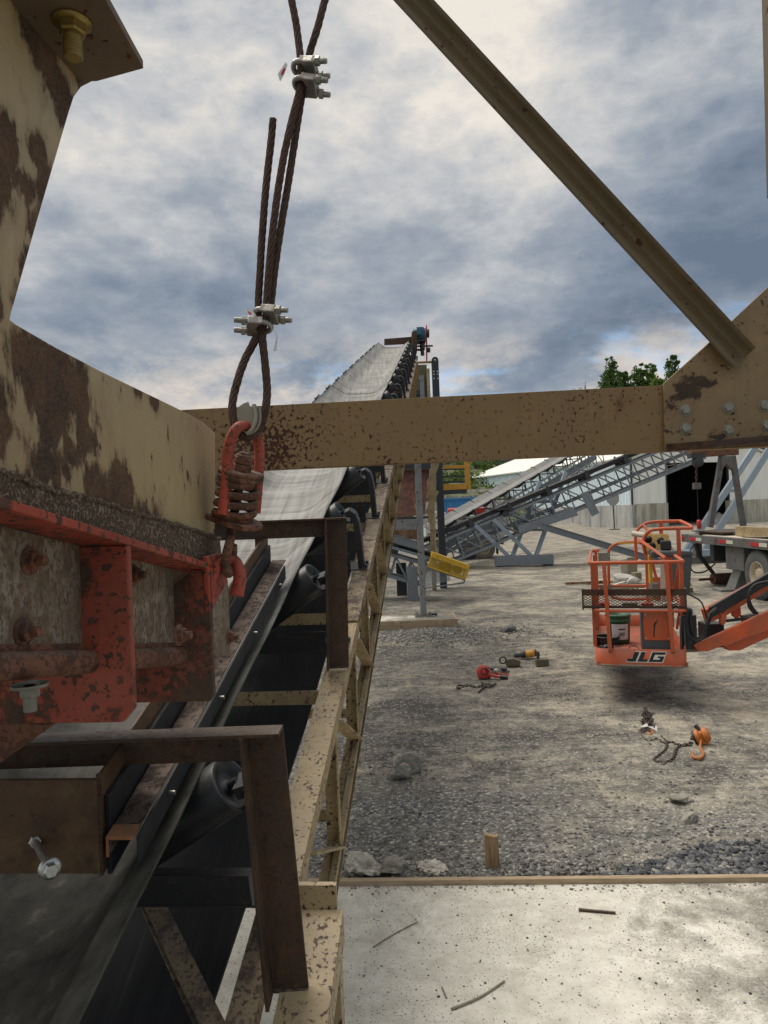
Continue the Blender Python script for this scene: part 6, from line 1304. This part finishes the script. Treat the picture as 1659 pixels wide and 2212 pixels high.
# mast, hoses, jib
mb = MB(); c0 = U(1487, 1328, 7.75); mb.cyl(c0, Vector((c0.x, c0.y, U(1487, 1400, 7.75).z)), .08, 20); mb.build('rotator', M['charcoal'], jl)
mb = MB(); mb.poly([U(1478, 1335, 7.7), U(1500, 1345, 7.7), U(1508, 1385, 7.7), U(1518, 1396, 7.7), U(1510, 1408, 7.7), U(1480, 1410, 7.7)], (0, .14, 0)); fixn(mb.build('bracket', M['outrigger'], jl, bevel=.006))
mb = MB(); mb.bx(U(1520, 1365, 7.9).x, U(1558, 1365, 7.9).x, 7.82, 8.05, U(1540, 1386, 7.9).z, U(1540, 1345, 7.9).z); mb.build('actuator', M['black'], jl, bevel=.01)
def jbeam(pts, z0, z1, th_, name, m, zt=None):
    fr_ = [U(x, y, z0+(z1-z0)*(x-1500)/400) for x, y in pts]; mb = MB(); mb.poly(fr_, (0, th_, 0)); return fixn(mb.build(name, M[m], jl, bevel=.008))
jbeam([(1501, 1396), (1512, 1388), (1659, 1320), (1900, 1209), (1900, 1257), (1659, 1360), (1530, 1407), (1508, 1408)], 7.6, 7.3, .05, 'lower_jib', 'orange')
jbeam([(1565, 1396), (1659, 1360), (1900, 1257), (1900, 1285), (1659, 1378), (1600, 1405), (1575, 1406)], 7.7, 7.4, .12, 'jib_underside', 'orange')
jbeam([(1523, 1318), (1560, 1300), (1900, 1110), (1900, 1150), (1659, 1275), (1570, 1330), (1532, 1346)], 7.72, 7.42, .12, 'upper_jib', 'orange')
jbeam([(1533, 1312), (1625, 1258), (1659, 1238), (1700, 1214), (1700, 1240), (1640, 1276), (1590, 1306), (1536, 1336)], 7.66, 7.36, .04, 'cover', 'black')
jbeam([(1558, 1325), (1572, 1322), (1568, 1346), (1562, 1352), (1556, 1346)], 7.68, 7.4, .05, 'bracket', 'orange')
jbeam([(1583, 1316), (1600, 1305), (1602, 1330), (1592, 1337), (1583, 1330)], 7.8, 7.5, .05, 'bracket', 'orange')
mb = MB(); mb.cyl(U(1568, 1341, 7.75), U(1640, 1333, 7.7), .018, 12).cyl(U(1603, 1337, 7.75), U(1635, 1331, 7.75), .042, 16).cyl(U(1545, 1394, 7.7), U(1560, 1392, 7.7), .03, 12); mb.build('cylinder', M['charcoal'], jl)
for dz, dx in ((0, 0), (.03, 4), (-.03, -3), (.0, 7)):
    mb = MB(); mb.tube(smoothpath([U(1478+dx*.3, 1322-dx, 7.7), U(1486+dx, 1318, 7.62), U(1484+dx, 1345, 7.58+dz), U(1490+dx, 1372, 7.56+dz), U(1506, 1383-dx*.6, 7.55+dz), U(1520-dx*.5, 1372, 7.56+dz), U(1528+dx*.4, 1345, 7.58+dz), U(1538+dx*.5, 1322, 7.6), U(1560, 1308+dx, 7.66)], 6), .014, 8); mb.build('hydraulic_hose', M['blackdull'], jl)
for dx in (0, 6):
    mb = MB(); mb.tube(smoothpath([U(1700, 1250+dx, 7.4), U(1660, 1256+dx, 7.4), U(1630, 1264+dx, 7.42), U(1617, 1285, 7.42), U(1618+dx, 1310, 7.44), U(1630+dx, 1325, 7.5)], 6), .014, 8); mb.build('hydraulic_hose', M['blackdull'], jl)
mb = MB(); mb.tube(smoothpath([JB(.95, .1, .78), JB(1.08, .1, .70), JB(1.12, .1, .62), JB(1.15, .12, .5)], 6), .009, 6); mb.build('cable', M['blackdull'], jl)
# ------------------------------------------------------------------ hoists lying on the yard
def gp(x, y, h): p = G(x, y, 0); p.z = h; return p
def gchain(pts, label, ll=.046, r=.0062, parent=None): return chainlinks(smoothpath([gp(x, y, .012) for x, y in pts], 6), ll, r, 'chain', 'chain', parent, label)
oh = thing('chain_hoist', 'orange lever chain hoist with hook lying on the gravel at the right', 'chain hoist', tuple(G(1512, 1612)))
c = gp(1517, 1607, .075); axh = Vector((.8, -.35, .35)).normalized(); mb = MB(); mb.lathe(c-axh*.06, axh, [(0, 0), (.055, 0), (.068, .012), (.068, .04), (.045, .045), (.045, .07), (.07, .075), (.07, .1), (.05, .125), (0, .13)], 24); mb.bx(c.x-.03, c.x+.05, c.y-.04, c.y+.04, c.z-.07, c.z+.04); mb.build('hoist_body', M['hoistorange'], oh, bevel=.008)
mb = MB(); mb.lathe(c-axh*.075, axh, [(0, 0), (.06, 0), (.06, .016), (0, .016)], 20); mb.tube([c+Vector((.0, .02, .03)), c+Vector((-.03, .06, .075))], .02, 10); mb.build('drum_cover', M['black'], oh)
hk = gp(1507, 1633, .02); mb = MB(); mb.tube(smoothpath([gp(1515, 1610, .05), gp(1513, 1622, .03), gp(1519, 1632, .02), gp(1513, 1642, .02), gp(1502, 1642, .02), gp(1496, 1636, .02), gp(1498, 1630, .02)], 6), [.008+.006*math.sin(math.pi*i/36) for i in range(37)], 10); mb.build('hook', M['hoistorange'], oh)
gchain([(1494, 1606), (1480, 1614), (1462, 1611), (1450, 1606), (1436, 1610), (1420, 1600), (1402, 1605), (1388, 1597), (1384, 1582)], None, parent=oh)
gchain([(1494, 1612), (1475, 1612), (1462, 1620), (1455, 1640), (1440, 1650), (1425, 1650), (1412, 1645), (1422, 1636), (1438, 1622), (1440, 1606), (1428, 1594)], None, parent=oh)
gchain([(1494, 1600), (1500, 1590), (1512, 1588)], None, parent=oh)
pk = thing('chain_pile', 'dark chain heap with orange hook and torn tape beside the chain hoist', 'chain', tuple(G(1405, 1585)))
for k in range(5):
    rg2 = random.Random(k); pts = [(1392+rg2.uniform(-6, 22), 1545+i*7+rg2.uniform(-4, 4)) for i in range(6)]
    chainlinks(smoothpath([gp(x, y, .012+.012*k) for x, y in pts], 5), .046, .0062, 'chain', 'chain', pk)
for k in range(2): rg2 = random.Random(k+9); chainlinks(smoothpath([gp(1384+rg2.uniform(0, 26), 1580+rg2.uniform(-4, 8), .02) for i in range(6)], 5), .046, .0062, 'chain', 'chain', pk)
mb = MB(); mb.tube(smoothpath([gp(1404, 1580, .02), gp(1410, 1585, .02), gp(1405, 1592, .02), gp(1398, 1588, .02)], 5), .01, 8); mb.build('hook', M['hoistorange'], pk)
mb = MB(); mb.poly([gp(1382, 1578, .03), gp(1396, 1574, .05), gp(1420, 1577, .035), gp(1420, 1585, .02), gp(1400, 1580, .045)], (0, 0, .002)); mb.build('torn_tape', M['label'], pk)
rh_ = thing('chain_hoist', 'red lever chain hoist with black grip lying on the gravel', 'chain hoist', tuple(G(1050, 1470)))
c = gp(1045, 1466, .08); mb = MB(); mb.lathe(c+Vector((.008, -.045, .022)), (-.1, -1, .25), [(.05, -.004), (.05, .004), (.035, .004), (.035, -.004)], 20); mb.build('hub_ring', M['black'], rh_); mb = MB(); mb.bx(c.x-.07, c.x+.09, c.y-.0, c.y+.09, c.z-.075, c.z+.03); mb.lathe(c+Vector((0, .05, 0)), (-.1, -1, .25), [(0, 0), (.075, 0), (.085, .015), (.085, .07), (.06, .085), (.03, .09), (.03, .1), (0, .1)], 24); mb.build('hoist_body', M['hoistred'], rh_, bevel=.003)
mb = MB(); mb.bar(c+Vector((.05, -.02, -.02)), c+Vector((.2, -.05, -.055)), .05, .03); mb.build('lever', M['hoistred'], rh_, bevel=.006); mb = MB(); mb.bar(c+Vector((.2, -.05, -.055)), c+Vector((.3, -.07, -.065)), .055, .04); mb.build('grip', M['black'], rh_, bevel=.008)
mb = MB(); mb.lathe(c+Vector((.15, .1, -.02)), (1, .2, 0), [(0, 0), (.04, 0), (.045, .03), (.04, .09), (0, .09)], 14); mb.build('drum_cover', M['galv'], rh_)
mb = MB(); mb.cyl(c+Vector((.15, .08, -.03)), c+Vector((.33, .02, -.05)), .012, 8); mb.build('lever', M['hoistred'], rh_)
gchain([(1040, 1476), (1048, 1484), (1040, 1492), (1034, 1498)], None, .045, .006, rh_); gchain([(1065, 1482), (1050, 1480), (1030, 1486), (1012, 1482), (998, 1485)], None, .045, .006, rh_); gchain([(1072, 1478), (1058, 1486), (1044, 1484)], None, .045, .006, rh_)
mb = MB(); mb.tube(smoothpath([gp(998, 1484, .02), gp(990, 1484, .02), gp(988, 1489, .02), gp(996, 1490, .02)], 5), .014, 8); mb.build('hook', M['chain'], rh_)
gchain([(1062, 1456), (1074, 1450), (1088, 1455), (1100, 1452)], 'short dark chain lying behind the red hoist', .045, .006); 
p = gp(1082, 1452, .04); mb = MB(); mb.cyl(p+Vector((-.12, .02, 0)), p+Vector((.08, -.02, 0)), .035, 12).tube([p+Vector((-.12, .02, 0)), p+Vector((-.2, .05, .03))], .02, 8); tag(mb.build('shackle', M['charcoal'], loc=p), 'dark clevis shackle between the red hoist and the beam clamp', 'shackle')
bcl = thing('beam_clamp', 'dark green beam clamp lying between the two chain hoists', 'clamp', tuple(G(1108, 1445)))
p = gp(1110, 1440, .05); mb = MB(); mb.poly([p+Vector((-.1, 0, -.04)), p+Vector((.09, 0, -.05)), p+Vector((.1, 0, .02)), p+Vector((.0, 0, .06)), p+Vector((-.1, 0, .05))], (0, .12, 0)); fixn(mb.build('jaw', M['olive'], bcl, bevel=.008)); mb = MB(); mb.tube([p+Vector((-.1-.045+.045*math.cos(a_), .02, .04+.045*math.sin(a_))) for a_ in [k*.6 for k in range(11)]], .012, 8); mb.build('eye', M['charcoal'], bcl)
yg = thing('grinder', 'yellow bodied hand grinder with black handle lying on the gravel', 'power tool', tuple(G(1140, 1426)))
p = gp(1140, 1422, .06); mb = MB(); mb.lathe(p+Vector((-.03, 0, 0)), (1, -.1, .12), [(0, 0), (.05, 0), (.055, .02), (.055, .1), (.05, .13), (0, .13)], 18); mb.build('housing', M['orangeyellow'], yg); mb = MB(); mb.lathe(p+Vector((-.03, 0, 0)), (-1, .1, -.12), [(0, 0), (.052, 0), (.05, .05), (.035, .08), (.033, .16), (0, .17)], 16).lathe(p+Vector((.1, -.01, .015)), (1, -.1, .12), [(.052, 0), (.05, .03), (0, .035)], 16); mb.build('handle', M['charcoal'], yg)
bc2 = thing('beam_trolley', 'brown steel block with upright eye at the right end of the tool line', 'clamp', tuple(G(1172, 1440)))
p = gp(1172, 1440, 0); mb = MB(); mb.bx(p.x-.08, p.x+.09, p.y, p.y+.1, .005, .095); mb.build('block', M['olive'], bc2, bevel=.006); mb = MB(); mb.poly([p+Vector((-.07, .03, .096)), p+Vector((-.035, .03, .096)), p+Vector((-.02, .03, .16)), p+Vector((-.03, .03, .2)), p+Vector((-.055, .03, .2))], (0, .04, 0)); fixn(mb.build('eye', M['charcoal'], bc2, bevel=.006))
